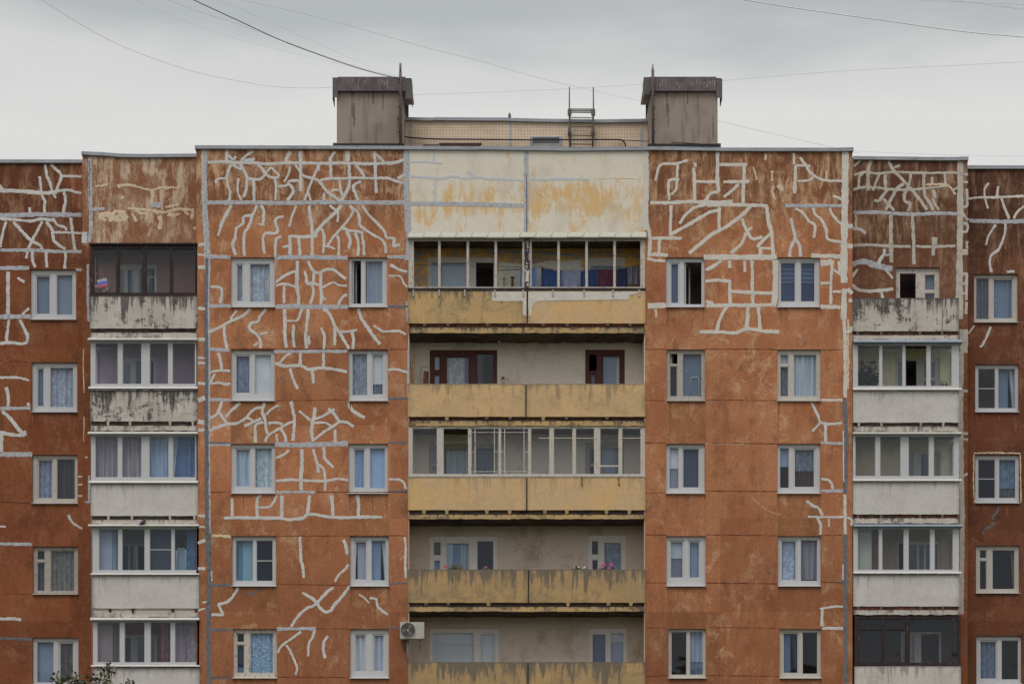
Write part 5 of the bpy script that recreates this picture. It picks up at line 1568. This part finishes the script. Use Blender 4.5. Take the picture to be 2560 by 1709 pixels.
def shaft_box(u0, u1, v0, v1, y, hood, name_label, rr):
    mb = MB(); x0, x1 = X(u0, y), X(u1, y); dp = 2.0
    mb.box(x0, x1, zr, Z(v0, y), y, y + dp); mb.box(x0 - .12, x1 + .10, zr, Z(v1 - 7, y), y - .06, y + dp + .05)
    o = mb.build('ventilation_shaft', M['shaft'], bld); o['label'] = name_label
    (hl0, hlv0, hlv1), (hr1, hrv0, hrv1), hv0, hv1, a, b = hood
    mb = MB(); xa_, xb_ = X(a, y), X(b, y)
    mb.box(xa_, xb_, Z(hv1, y), Z(hv0, y), y - .12, y - .06); mb.quad([(xa_, y - .12, Z(hv0, y)), (xb_, y - .12, Z(hv0, y)), (xb_, y + dp / 2, Z(hv0, y) + .05), (xa_, y + dp / 2, Z(hv0, y) + .05)])
    mb.box(xa_, xb_, Z(hv1, y), Z(hv0, y), y + dp + .06, y + dp + .12)
    # side flaps hang lower
    mb.box(X(hl0, y), X(hl0, y) + .02, Z(hlv1, y), Z(hlv0, y), y - .10, y + .55); mb.box(X(hl0, y) + .02, xa_, Z(hlv1, y) + .05, Z(hlv0, y), y - .09, y - .075)
    mb.box(X(hr1, y) - .02, X(hr1, y), Z(hrv1, y), Z(hrv0, y), y - .10, y + .55); mb.box(xb_, X(hr1, y) - .02, Z(hrv1, y) + .03, Z(hrv0, y), y - .09, y - .075)
    mb.box(X(hl0, y) + .02, X(hr1, y) - .02, Z(hv0, y) - .03, Z(hv0, y) - .015, y - .05, y + dp + .05)
    h = mb.build('hood', M['hood'], o)
    mb = MB()
    for _ in range(rr):
        u = R.uniform(a + 2, b - 2); v = R.uniform(hv0 + 4, hv0 + 18); l = R.uniform(4, 14); wd = R.uniform(.3, .8)
        mb.quad([(X(u, y), y - .1215, Z(v + l, y)), (X(u + wd, y), y - .1215, Z(v + l, y)), (X(u + wd, y), y - .1215, Z(v, y)), (X(u, y), y - .1215, Z(v, y))])
    mb.build('flaked_paint', M['hoodscratch'], h)
    for fu, fv, fl, fw in ((.24, 2, 62, 9), (.26, 30, 60, 5), (.55, 2, 30, 6), (.70, 4, 44, 4), (.93, 60, 60, 7)):
        mb = MB(); ribbon(mb, [(X(u0 + (u1 - u0) * fu, y), Z(v0 + fv, y)), (X(u0 + (u1 - u0) * fu + .8, y), Z(v0 + fv + fl * .5, y)), (X(u0 + (u1 - u0) * fu, y), Z(v0 + fv + fl, y))], fw * S * (.6 if u0 > 1200 else 1), y, 0, R, 'stain'); mb.build('soot_streak', M['shaftstain'], o)
    mb = MB(); mb.box(x0 - .09, x1 + .06, zr, Z(v1 - 5, y), y - .09, y - .061); mb.build('flashing', M['black'], o)
    return o
shaft_box(842, 1006, 228, 366, 1.6, ((832, 197, 250), (1030, 201, 252), 196, 231, 845, 1014), 'square roof shaft under a rusty tin hood left of the tiled penthouse', 14)
shaft_box(1627, 1794, 228, 367, 1.6, ((1609, 196, 244), (1805, 201, 250), 196, 231, 1624, 1790), 'square roof shaft under a rusty tin hood right of the tiled penthouse', 34)

# ------------------------------------------------------------------ things on the roof
def P3(u, v, y): return (X(u, y), y, Z(v, y))
def thing_tube(name, pts, r, mat, label, cat, group=None, seg=6, r2=None, smooth_n=0):
    if smooth_n:
        V = [Vector(p) for p in pts]; out = []
        for i in range(len(V) - 1):
            p0, p1, p2, p3 = V[max(0, i - 1)], V[i], V[i + 1], V[min(len(V) - 1, i + 2)]
            for j in range(smooth_n):
                t = j / smooth_n; out.append(.5 * ((2 * p1) + (p2 - p0) * t + (2 * p0 - 5 * p1 + 4 * p2 - p3) * t * t + (3 * p1 - p0 - 3 * p2 + p3) * t ** 3))
        out.append(V[-1]); pts = out
    mb = MB(); mb.tube(pts, r, seg, 0, r2)
    o = mb.build(name, M[mat], None, tuple(pts[0])); return tag(o, label, cat, group)
# masts beside the shafts
def mast(u, vt, vb, y, label, fine):
    o = tag(empty('roof_mast', P3(u, vb, y)), label, 'mast', 'masts on the roof')
    mb = MB(); mb.tube([P3(u + .5, vb, y), P3(u, vt + 40, y), P3(u, vt + (14 if fine else 22), y)], .045, 8); mb.build('pole', M['rust'], o)
    mb = MB()
    if fine: mb.tube([P3(u, vt + 14, y), P3(u + .3, vt, y)], .022, 6); mb.tube([P3(u - 3, vt + 10, y), P3(u + 2, vt + 11, y)], .02, 6); mb.tube([P3(u - 3.5, vt + 18, y), P3(u + 3.5, vt + 17, y)], .04, 6); mb.tube([P3(u, vt + 12, y), P3(u, vt + 21, y)], .045, 6)
    else: mb.tube([P3(u, vt + 22, y), P3(u, vt + 12, y), P3(u, vt, y)], .035, 8)
    mb.build('mast_head', M['greensteel'], o)
    s_ = 1 if fine else -1
    for k in range(6):
        v = vt + (vb - vt) * (.22 + k * .15); mb = MB(); mb.tube([P3(u, v, y), P3(u + 3.5 * s_, v + 1.5, y - .03), P3(u + 5.5 * s_, v - .5, y - .03)], .02, 5); mb.build('insulator', M['black'], o)
mast(1001, 159, 366, 1.35, 'dark steel mast with a thick head standing in front of the left roof shaft', False)
mast(1632, 162, 367, 1.35, 'steel mast with clamps and a cross piece in front of the right roof shaft', True)
# ladder
ld = tag(empty('roof_ladder', P3(1454, 369, 2.9)), 'dark steel ladder with raised handrails leaning on the beige tiled penthouse', 'ladder')
for u in (1424, 1483):
    mb = MB(); s_ = 1 if u < 1450 else -1
    mb.tube([P3(u + 1.5 * s_, 372, 2.9), P3(u + .5 * s_, 300, 2.95), P3(u - 1 * s_, 282, 2.95)], .032, 6); mb.tube([P3(u - 1 * s_, 282, 2.95), P3(u - .5 * s_, 250, 2.95), P3(u - .3 * s_, 218, 2.95)], .022, 6); mb.build('rail', M['greensteel' if 0 else 'rust'], ld)
    mb = MB(); a = P3(u - 5, 288, 2.93); b = P3(u + 5, 274, 2.93)
    mb.box(a[0], b[0], a[2] - .02, b[2], 2.88, 2.94); mb.build('clamp_plate', M['rust'], ld)
    mb = MB(); mb.box(X(u - 4, 2.9), X(u + 4, 2.9), Z(331, 2.9), Z(319, 2.9), 2.9, 3.18); mb.build('wall_bracket', M['rust'], ld)
for v in (294, 316, 338.5, 360.5):
    mb = MB(); mb.tube([P3(1424, v, 2.93), P3(1484, v + 1, 2.93)], .016, 5); mb.build('rung', M['rust'], ld)
for v in (273, 277, 281):
    mb = MB(); mb.tube([P3(1424, v, 2.93), P3(1484, v + .5, 2.93)], .02, 5); mb.build('rung', M['greensteel'], ld)
# small cowl on the penthouse
o = tag(empty('vent_cowl', P3(1274, 297, 3.4)), 'tiny pointed vent cowl on top of the tiled penthouse', 'vent')
mb = MB(); mb.tube([P3(1274, 297, 3.4), P3(1274, 288, 3.4)], .045, 8); mb.build('pipe', M['rust'], o)
mb = MB(); mb.tube([P3(1274, 289, 3.4), P3(1274, 281, 3.4)], .05, 8, 0, .008); mb.build('hat', M['greensteel'], o)
# cables and wires
thing_tube('roof_cable', [P3(1006, 338, 3.1), P3(1025, 344, 3.1), P3(1090, 347.5, 3.1), P3(1200, 348.5, 3.1), P3(1330, 350, 3.05), P3(1425, 349.5, 2.8), P3(1540, 349, 3.1), P3(1556, 352, 3.1), P3(1563, 359, 3.1), P3(1564, 369, 3.1)], .022, 'black', 'thick black cable clipped across the tiled penthouse wall', 'cable', smooth_n=5)
thing_tube('roof_cable', [P3(1545, 350, 3.08), P3(1628, 354, 2.2), P3(1700, 357, 1.45), P3(1800, 363.5, 1.45)], .013, 'black', 'thin black cable running along the foot of the right roof shaft', 'cable', smooth_n=5)
G_ = 'overhead wires crossing the sky'
def wire(pts, ys, r, mat, label, name='overhead_wire'):
    n = len(pts); ps = []
    for i, (u, v) in enumerate(pts): t = i / (n - 1); ps.append(P3(u, v, ys[0] + (ys[1] - ys[0]) * t))
    for e, (i, j) in enumerate(((0, 1), (-1, -2))):      # run on past the edge of the view to the next roof
        if pts[i][1] < 0 or pts[i][0] > 2600:
            q = Vector(ps[i]); d = q - Vector(ps[j]); n_ = max(2, int(22 / max(.8, d.length)))
            for k_ in range(1, n_ + 1):
                ext = tuple(q + d * k_)
                if e == 0: ps.insert(0, ext)
                else: ps.append(ext)
    thing_tube(name, ps, r * .62, mat, label, 'wire', G_, seg=5, smooth_n=6)
wire([(60, -28), (105, 0), (200, 60), (320, 122), (480, 178), (620, 207), (700, 218), (780, 220), (833, 218)], (-9, 1.5), .010, 'wire', 'long sagging wire from the far left sky to the left shaft hood')
wire([(300, -16), (335, 0), (450, 48), (560, 88), (700, 125), (850, 160), (960, 190)], (-14, 1.4), .005, 'wire', 'faintest thin wire running below the thick green cable')
wire([(380, -15), (420, 0), (500, 30), (600, 62), (680, 92), (790, 132), (880, 163), (1000, 195)], (-14, 1.35), .009, 'wire', 'thin grey wire that joins the thick dark green cable from below')
wire([(440, -20), (483, 0), (600, 54), (700, 100), (800, 138), (900, 172), (1000, 198)], (-14, 1.35), .019, 'darkwire', 'thickest dark green cable slanting down to the left mast')
wire([(500, -20), (545, 0), (700, 66), (780, 103), (830, 125), (920, 165), (1000, 191)], (-14, 1.35), .005, 'wire', 'hair-thin wire just above the thick green cable')
wire([(560, -12), (605, 0), (750, 32), (900, 72), (1080, 123), (1200, 152), (1280, 176), (1400, 208), (1626, 259), (1794, 302), (2000, 350), (2150, 384)], (-14, 12), .009, 'wire', 'long straight wire descending behind the ladder and the right shaft')
wire([(1030, 237), (1200, 231.5), (1424, 222), (1610, 210)], (1.6, 1.6), .008, 'wire', 'nearly level wire strung between the two shaft hoods')
wire([(1803, 202), (2100, 178), (2300, 168), (2560, 155), (2700, 148)], (1.6, -6), .009, 'wire', 'wire rising gently from the right shaft hood to the right edge')
wire([(1800, -9), (1860, 0), (2000, 22), (2200, 50), (2400, 78), (2560, 93), (2700, 106)], (-12, -10), .020, 'palewire', 'thick pale cable across the upper right sky')
wire([(2200, -4), (2280, 0), (2430, 6), (2560, 12), (2700, 20)], (-12, -12), .008, 'wire', 'short nearly level wire in the top right corner')
wire([(2310, -8), (2370, 0), (2440, 8), (2560, 24), (2700, 44)], (-12, -12), .010, 'wire', 'short steeper wire crossing another in the top right corner')
wire([(2136, 378), (2250, 383), (2400, 388), (2560, 391), (2900, 399)], (2.5, 4), .007, 'wire', 'thin wire leaving the right end of the main roof low over the side roofs')

# ------------------------------------------------------------------ air conditioner
ac = tag(empty('air_conditioner', P3(1030, 1595, -.32)), 'white outdoor air conditioner unit mounted beside the lowest open balcony', 'air conditioner')
xa0, xb0, za0, zb0 = X(1000, -.32), X(1060.5, -.32), Z(1595.5, -.32), Z(1553.5, -.32)
mb = MB(); mb.box(xa0, xb0, za0, zb0, -.30, -.04); mb.plate(xa0 + .006, xb0 - .006, za0 + .006, zb0 - .006, -.32, -.301, [(xa0 + .01, xa0 + .012, za0 + .01, za0 + .012)]); mb.build('casing', M['acwhite'], ac)
cx, cz = X(1020, -.33), Z(1574, -.33)
mb = MB(); mb.disc(cx, cz, -.325, 0, .225, 0, 32, .004); mb.build('fan_recess', M['black'], ac)
mb = MB()
for k in range(3):
    a = 2 * pi * k / 3 + .6
    p = lambda r, t: (cx + r * cos(t), -.331 - .002 * sin(t), cz + r * sin(t))
    mb.quad([p(.05, a), p(.19, a + .1), p(.20, a + .9), p(.06, a + .9)])
mb.build('fan_blades', M['rust'], ac)
mb = MB()
for r in (.06, .09, .12, .15, .18, .21): mb.disc(cx, cz, -.342, r, r + .004, 0, 32)
mb.disc(cx, cz, -.344, .218, .232, 0, 36, .02); mb.disc(cx, cz, -.346, 0, .034, 0, 20, .02); mb.build('fan_grille', M['greyframe'], ac)
mb = MB()
for u in (1010, 1050): mb.box(X(u - 1.5, -.2), X(u + 1.5, -.2), za0 - .03, za0, -.33, -.001); mb.tube([(X(u, -.2), -.28, za0 - .03), (X(u, 0), -.01, za0 - .3)], .014, 5)
mb.build('support', M['rust'], ac)
mb = MB(); mb.tube([(X(1018), -.05, za0), (X(1019), -.03, za0 - .25), (X(1020.5), -.03, za0 - .62)], .03, 6); mb.build('pipe_cover', M['G'], ac)

# ------------------------------------------------------------------ washing line in the top loggia
yl = .42
line = [(1300, 668), (1353, 666), (1376, 672), (1402, 675.5), (1451, 675.5), (1493, 670), (1535, 672.5), (1568, 667), (1600, 661)]
def lv(u):
    for (a, va), (b, vb) in zip(line, line[1:]):
        if a <= u <= b: return va + (vb - va) * (u - a) / (b - a)
    return line[0][1] if u < line[0][0] else line[-1][1]
thing_tube('washing_line', [P3(1022, 662, yl)] + [P3(u, v, yl) for u, v in line] + [P3(1612, 658, yl)], .006, 'black', 'thin washing line stretched across the top unglazed loggia', 'washing line')
def garment(u0, u1, vb, rgb, name, label, cat, top=None, taper=0., seed=1, fringe=False, pat=''):
    rg = random.Random(seed); nx, nz = 16, 12; mb = MB(); ph = rg.uniform(0, 6)
    tt = NT('laundry_' + name, .95, .05); cc = A(*rgb, .44)
    cm = tt.mix(tt.ss(tt.noise((6, 6, 2), 4, .6), .35, .65), tuple(q * .7 for q in cc), cc)
    if fringe: cm = tt.mix(tt.ss(tt.math('SINE', tt.math('MULTIPLY', tt.xyz()[0], 150.), 0), .2, .7), cm, A(110, 112, 124, .44))
    m = tt.done(cm)
    def p(i, j):
        t = i / nx; q = j / nz; u = u0 + (u1 - u0) * t; u += (0.5 - t) * taper * q * (u1 - u0)
        v0 = lv(u) if top is None else top; sag = 1.6 * sin(pi * ((t * 2) % 1)) * (1 - q)
        v = v0 + 1 + sag + (vb - v0) * q + (1.2 * sin(t * 9 + ph)) * q
        return P3(u, v, yl + .03 * sin(t * 11 + ph + q) * (.3 + q) + .012 * sin(t * 27 + ph))
    for i in range(nx):
        for j in range(nz): mb.quad([p(i, j + 1), p(i + 1, j + 1), p(i + 1, j), p(i, j)], 0, None, True)
    o = mb.build(name, m, None, P3((u0 + u1) / 2, lv((u0 + u1) / 2), yl)); tag(o, label, cat, 'washing hung in the top loggia')
garment(1301, 1342, 735, (96, 114, 150), 'shirt', 'light blue shirt hanging behind the black peeling middle post', 'shirt', top=667, taper=-.1, seed=2)
garment(1353, 1403, 738, (40, 56, 88), 'towel', 'dark blue towel, leftmost of the dark cloths on the line', 'towel', seed=3)
garment(1403, 1450, 738, (98, 102, 122), 't_shirt', 'grey t-shirt hanging between two dark blue cloths', 't-shirt', taper=.08, seed=4)
garment(1451, 1492.5, 738, (38, 54, 84), 'towel', 'dark blue cloth hanging between the grey t-shirt and the maroon cloth', 'towel', seed=5)
garment(1493, 1535, 738, (66, 38, 48), 'towel', 'maroon cloth hanging on the washing line', 'towel', seed=6)
garment(1536, 1569, 738, (38, 42, 62), 'trousers', 'navy cloth hanging right of the maroon one', 'trousers', seed=7)
garment(1570, 1598, 708, (42, 42, 54), 'skirt', 'short black garment with pale striped hem at the right end of the line', 'skirt', seed=8, fringe=True)
# box on the post, bottle on the wall
mb = MB(); mb.box(X(1314.5, -.06), X(1322, -.06), Z(704, -.06), Z(677, -.06), -.06, -.032)
tag(mb.build('meter_box', M['capwhite'], None, P3(1318, 704, -.045)), 'small white box fixed to the black peeling post of the top loggia', 'box')
for u, va, vb, w_, m_, l_ in ((1260, 699, 718, 1.6, 'greyframe', 'pale brush with a wide head on the wall of the top loggia'), (1281, 697, 716, 2.6, 'rust', 'dark brown narrow strap hanging on the wall of the top loggia')):
    o = tag(empty('brush', P3(u, vb, YR - .03)), l_, 'brush'); mb = MB(); mb.box(X(u - w_, 1.), X(u + w_, 1.), Z(vb, 1.), Z(va, 1.), YR - .05, YR - .01); mb.build('handle', M[m_], o)
    mb = MB(); mb.box(X(u - w_ * 1.7, 1.2), X(u + w_ * 1.7, 1.2), Z(va + 3, 1.2), Z(va, 1.2), YR - .065, YR - .008); mb.build('head', M[m_], o)

# ------------------------------------------------------------------ things on the open balconies
o = tag(empty('folding_trolley', P3(1062, 975, .75)), 'bent tube trolley frame with a brown board, beside the dark red balcony window', 'trolley')
mb = MB(); mb.tube([P3(1049, 978, .7), P3(1052, 930, .72), P3(1054, 917, .75), P3(1059, 915.5, .75), P3(1070, 916, .75), P3(1073.5, 919, .75), P3(1074, 978, .7)], .016, 6); mb.build('tube_frame', M['greyframe'], o)
mb = MB(); mb.quad([P3(1056, 978, .74), P3(1071, 978, .74), P3(1072, 929, .78), P3(1060, 927, .78)]); mb.quad([P3(1071, 978, .76), P3(1056, 978, .76), P3(1060, 927, .80), P3(1072, 929, .80)]); mb.build('board', M['brick'], o)
woodm = simple('orange_brown_stick', A(150, 104, 56), .15, 8); M['stick'] = woodm
for k, (ua, va, ub) in enumerate(((1026, 905, 1028), (1029, 916, 1030), (1032, 902, 1031), (1037, 884, 1034))):
    thing_tube('wooden_stick', [P3(ub, 980, .35), P3(ua, va, .6)], .011, 'stick', ['leftmost short wooden stick leaning in the balcony corner', 'shortest wooden stick leaning in the balcony corner', 'wooden stick leaning in the corner just left of the tallest one', 'tallest wooden stick leaning in the left corner of the upper open balcony'][k], 'stick', 'sticks in the balcony corner', seg=5)
o = tag(empty('wall_thermometer', P3(1257.5, 960, YR - .03)), 'small brown and white box on the loggia wall right of the dark red window', 'thermometer')
mb = MB(); mb.box(X(1254, 1.25), X(1261, 1.25), Z(954, 1.25), Z(946.5, 1.25), YR - .05, YR - .008); mb.build('upper_plate', M['stick'], o)
mb = MB(); mb.box(X(1256, 1.25), X(1259.5, 1.25), Z(952, 1.25), Z(949, 1.25), YR - .06, YR - .051); mb.build('dial', M['black'], o)
mb = MB(); mb.box(X(1255, 1.25), X(1260.5, 1.25), Z(961, 1.25), Z(954.5, 1.25), YR - .045, YR - .008); mb.build('lower_plate', M['capwhite'], o)
for u, v, l_ in ((1248, 855, 'bare bulb on the ceiling of the upper open balcony, near the dark red door'), (1468, 854, 'bare bulb on the ceiling of the upper open balcony, above the right dark red window')):
    o = tag(empty('ceiling_lamp', P3(u, v - 4, .5)), l_, 'lamp', 'bare balcony bulbs'); mb = MB(); mb.tube([P3(u, v - 12, .5), P3(u, v - 2, .5)], .012, 5); mb.build('cord', M['black'], o)
    mb = MB(); mb.tube([P3(u, v - 2.5, .5), P3(u, v - 1, .5), P3(u, v + 1, .5), P3(u, v + 3, .5)], .02, 8, 0, .034); mb.build('bulb', M['w' if u < 1300 else 'black'], o)

pet = {'pink': simple('pink_petal', A(200, 80, 140), .1), 'red': simple('red_petal', A(176, 60, 76), .1), 'white': simple('white_petal', A(190, 186, 176), .1)}
leafm = simple('green_leaf', A(82, 88, 60), .3, 20); dryleaf = simple('ochre_leaf', A(120, 104, 66), .3, 20); darkleaf = simple('dark_green_leaf', A(48, 54, 50), .3, 20)
potm = simple('terracotta_box', A(122, 84, 64), .1)
def leafquad(mb, p, s, rg, mi=0):
    a = rg.uniform(0, 2 * pi); b = rg.uniform(-1.1, 1.1); d = Vector((cos(a) * cos(b), sin(a) * cos(b), sin(b))) * s; n = d.cross(Vector((rg.uniform(-1, 1), rg.uniform(-1, 1), 1))).normalized() * s * .42
    p = Vector(p); mid = p + d * .5 + n.cross(d).normalized() * s * .08
    mb.quad([p, mid + n, p + d, mid - n], mi)
def plant(name, u0, u1, vt, vb, y, leaf, flowers, label, n=60, seed=1, box=True, ls=.05, cat='plant', group=None):
    rg = random.Random(seed); o = tag(empty(name, P3((u0 + u1) / 2, vb + 8, y)), label, cat, group); mb = MB()
    for _ in range(n):
        u = rg.uniform(u0, u1); hgt = vt + (vb - vt) * (rg.random() ** 1.3) * .9 + rg.uniform(0, 2); base = P3(u, vb + 6, y + rg.uniform(-.08, .08)); tip = P3(u + rg.uniform(-3, 3), hgt, y + rg.uniform(-.1, .1))
        if rg.random() < .4: mb.tube([base, tip], .003, 3, cap=False)
        for k in range(3):
            t = rg.uniform(.3, 1); leafquad(mb, [base[i] + (tip[i] - base[i]) * t for i in range(3)], ls * rg.uniform(.6, 1.3), rg)
    mb.build('foliage', leaf, o)
    for u, v, colr, r in flowers:
        f = MB(); cc = Vector(P3(u, v, y - .05))
        for k in range(9):
            a = 2 * pi * k / 9; s = r * rg.uniform(.8, 1.2); e = rg.uniform(-.5, .5); f.quad([cc, cc + Vector((cos(a - .4) * s, -.01, sin(a - .4) * s)), cc + Vector((cos(a) * s * 1.3, e * s, sin(a) * s * 1.3)), cc + Vector((cos(a + .4) * s, -.01, sin(a + .4) * s))])
        f.tube([P3(u, v, y - .03), P3(u + rg.uniform(-1, 1), vb + 6, y)], .004, 4, 0, cap=False); f.build('flower', pet[colr], o)
    if box: b_ = MB(); p = P3(u0 - 2, vb + 6, y); q = P3(u1 + 2, vb + 6, y); b_.box(p[0], q[0], p[2] - .16, p[2], y - .09, y + .09); b_.plate(p[0] - .01, q[0] + .01, p[2] - .03, p[2] + .002, y - .1, y + .1, [(p[0] + .02, q[0] - .02, 0, 0)]) if 0 else None; b_.build('planter', potm, o)
g_ = 'flower boxes on the streaked balcony'
plant('flower_box', 1122, 1156, 1409, 1424, .14, dryleaf, [(1115, 1417, 'red', .03), (1112, 1413, 'red', .02)], 'flower box with ochre foliage and two red blooms in front of the blue-curtained balcony window', 90, 1, cat='flower box', group=g_)
plant('flower_box', 1208, 1222, 1414, 1424, .14, leafm, [(1215.5, 1417.5, 'pink', .034)], 'small flower box with a single pink bloom in front of the dark balcony door', 20, 2, cat='flower box', group=g_)
plant('flower_box', 1432, 1470, 1413, 1424, .14, leafm, [(1436, 1418, 'white', .026), (1447, 1416, 'white', .026), (1457, 1419, 'white', .022), (1462, 1417, 'white', .024)], 'flower box with small white blooms on the streaked yellow balcony', 70, 3, cat='flower box', group=g_)
plant('flower_box', 1500, 1534, 1410, 1424, .14, leafm, [(1505, 1413, 'pink', .034), (1508, 1412, 'pink', .036), (1511, 1409, 'pink', .032), (1526, 1408, 'pink', .032), (1530, 1412, 'pink', .03), (1523, 1419, 'pink', .034)], 'flower box with tall pink blooms in front of the right balcony window', 50, 4, cat='flower box', group=g_)
plant('potted_bush', 2146, 2192, 902, 968, .45, darkleaf, [(2162, 925, 'pink', .03), (2150, 917, 'red', .03)], 'dark leafy bush with a few pink blooms behind the glass of the cream right balcony', 170, 5, ls=.10)
plant('potted_plant', 2350, 2372, 953, 968, .4, leafm, [], 'small bright green plant at the right end of the cream right balcony', 40, 6, ls=.06)
plant('flower_bunch', 239, 276, 716, 735, .30, dryleaf, [(243, 715, 'white', .05), (260, 726, 'white', .04), (240, 684, 'pink', .03), (268, 722, 'white', .035)], 'bunch of artificial flowers behind the dark-framed glazing, under a small striped flag', 80, 7, box=False, cat='flowers')
# small tricolour flag
o = tag(empty('flag', P3(255, 722, .16)), 'small white, blue and red striped flag behind the dark-framed top left glazing', 'flag')
fm = MB(); fc = [M['capwhite'], simple('flag_blue', A(44, 76, 150, .3), .05), simple('flag_red', A(190, 52, 66, .3), .05)]
for k in range(3):
    for i in range(8):
        t0, t1 = i / 8, (i + 1) / 8
        def q(t, s): return P3(242 + 25 * t + s * .8, 699 + 6.5 * s + 0.8 * sin(t * 7) - 4 * t, .16 + .02 * sin(t * 8))
        fm.quad([q(t0, k + 1), q(t1, k + 1), q(t1, k), q(t0, k)], k, None, True)
fm.build('cloth', fc, o); mb = MB(); mb.tube([P3(266, 694, .17), P3(262, 738, .2)], .006, 5); mb.build('stick', M['greyframe'], o)
# tubular racks behind glass
def rack(u0, u1, vt, vb, y, label, rungs=()):
    o = tag(empty('tubular_rack', P3((u0 + u1) / 2, vb, y)), label, 'rack', 'tubular racks standing behind glass')
    mb = MB(); mb.tube([P3(u0, vb, y), P3(u0 + .6, vt + 4, y), P3(u0 + 3, vt, y), P3(u1 - 3, vt, y), P3(u1 - .6, vt + 4, y), P3(u1, vb, y)], .012, 6); mb.build('tube_frame', M['capwhite'], o)
    for v in rungs: mb = MB(); mb.tube([P3(u0, v, y), P3(u1, v, y)], .008, 5); mb.build('rung', M['capwhite'], o)
rack(370, 390, 692, 745, .5, 'white tubular rack behind the third pane of the dark-framed top left glazing')
rack(441, 464, 1371, 1442, .12, 'white tubular rack in the fourth pane beside the blue curtain')
rack(1726, 1748, 943, 1000, .16, 'slim tubular rack behind the old grey window with the dark vent pane')
# pigeon
pg = empty('pigeon', P3(356, 1316, -.12)); tag(pg, 'dark grey pigeon perched on the white balcony cap facing right', 'pigeon')
yy = -.12; k = S
prof = [((345, 1315), .008), ((348.5, 1312.5), .022), ((352, 1309.5), .045), ((356, 1306.5), .058), ((359.5, 1303.8), .056), ((361.5, 1301.3), .042), ((362.3, 1299.6), .034), ((363.3, 1298.4), .033), ((364.4, 1298.4), .024), ((365.6, 1298.8), .009), ((366.4, 1299.2), .003)]
mb = MB(); pts = [Vector(P3(a[0], a[1], yy)) for a, _ in prof]; rings = []
for i, p in enumerate(pts):
    t = (pts[min(i + 1, len(pts) - 1)] - pts[max(0, i - 1)]).normalized(); a = Vector((0, 1, 0)); b = t.cross(a); r = prof[i][1]; rings.append([p + a * cos(2 * pi * q / 12) * r * .85 + b * sin(2 * pi * q / 12) * r for q in range(12)])
for r0, r1 in zip(rings, rings[1:]):
    for q in range(12): mb.quad([r0[q], r0[(q + 1) % 12], r1[(q + 1) % 12], r1[q]], 0, None, True)
pm = simple('slate_feathers', A(58, 60, 72), .2, 30, .7); mb.build('body', pm, pg)
mb = MB()
for dy in (-.02, .02): mb.tube([P3(356.5, 1310, yy + dy), P3(357, 1314, yy + dy), P3(357, 1316.4, yy + dy)], .006, 5); mb.tube([P3(357, 1316.4, yy + dy), P3(359, 1316.6, yy + dy)], .005, 4)
mb.build('legs', simple('pink_leg', A(130, 70, 66), .1), pg)
mb = MB()
for dy in (-.052, .052): mb.quad([P3(349, 1312, yy + dy * .6), P3(354, 1310.5, yy + dy), P3(360, 1305, yy + dy), P3(356, 1304.5, yy + dy * .9)])
mb.build('wing', simple('dark_wing', A(40, 42, 50), .2, 30), pg)

# ------------------------------------------------------------------ tree in front of the left corner
TY = -11.0
rg = random.Random(17); base = Vector((X(208, TY), TY, 0))
tr = tag(empty('tree', tuple(base)), 'dark leafy treetop poking up in front of the lowest left balcony', 'tree')
wood = MB(); tips = []
def V3(u, v, dy=0): return Vector(P3(u, v, TY + dy))
ztop = Z(1709, TY); crown0 = base + Vector((0, 0, 4.2))
wood.tube([base, base + Vector((.06, 0, 2)), crown0, base + Vector((.1, .05, 7.0))], .20, 10, 0, .07)
leaders = [(268, 1655, .0), (252, 1670, .2), (281, 1672, -.2), (240, 1690, -.3), (225, 1688, .1), (190, 1681, .1), (198, 1690, -.2), (143, 1681, .0), (150, 1690, .3), (170, 1703, -.2), (326, 1701, .1), (180, 1700, .5), (212, 1698, .3), (262, 1690, .4), (158, 1712, 0), (300, 1722, .5), (120, 1730, -.4)]
for u, v, dy in leaders:
    tip = V3(u, v, dy); st = base + Vector((rg.uniform(-.1, .1), 0, rg.uniform(5.2, 7.0))); mid = st.lerp(tip, .55) + Vector((rg.uniform(-.2, .2), rg.uniform(-.1, .1), -.15))
    wood.tube([st, mid, tip], .045, 5, 0, .006); tips.append((mid, tip, 1))
for k in range(46):
    a = rg.uniform(0, 2 * pi); r = rg.uniform(.7, 2.1); z = rg.uniform(4.6, 8.3); r *= max(.35, 1 - abs(z - 6.2) / 3.2)
    tip = base + Vector((cos(a) * r, sin(a) * r, z)); st = base + Vector((0, 0, max(3.4, z - r * .9 - .4))); mid = st.lerp(tip, .5) + Vector((0, 0, .12))
    wood.tube([st, mid, tip], .05, 5, 0, .008); tips.append((st.lerp(tip, .35), tip, 0))
wood.build('trunk', simple('bark', A(70, 60, 52), .3, 14), tr)
lv_ = MB()
for a, b, lead in tips:
    n = 125 if lead else 110
    for _ in range(n):
        t = rg.random() ** .7; p = a.lerp(b, t) + Vector((rg.gauss(0, 1), rg.gauss(0, 1), rg.gauss(0, .8))) * (.065 + .20 * (1 - t) if lead else .26)
        leafquad(lv_, p, rg.uniform(.07, .12), rg, 0 if rg.random() < .68 else 1)
lv_.build('crown', [simple('dark_olive_leaf', A(62, 64, 46), .3, 9), simple('lighter_olive_leaf', A(100, 102, 74), .3, 9)], tr)
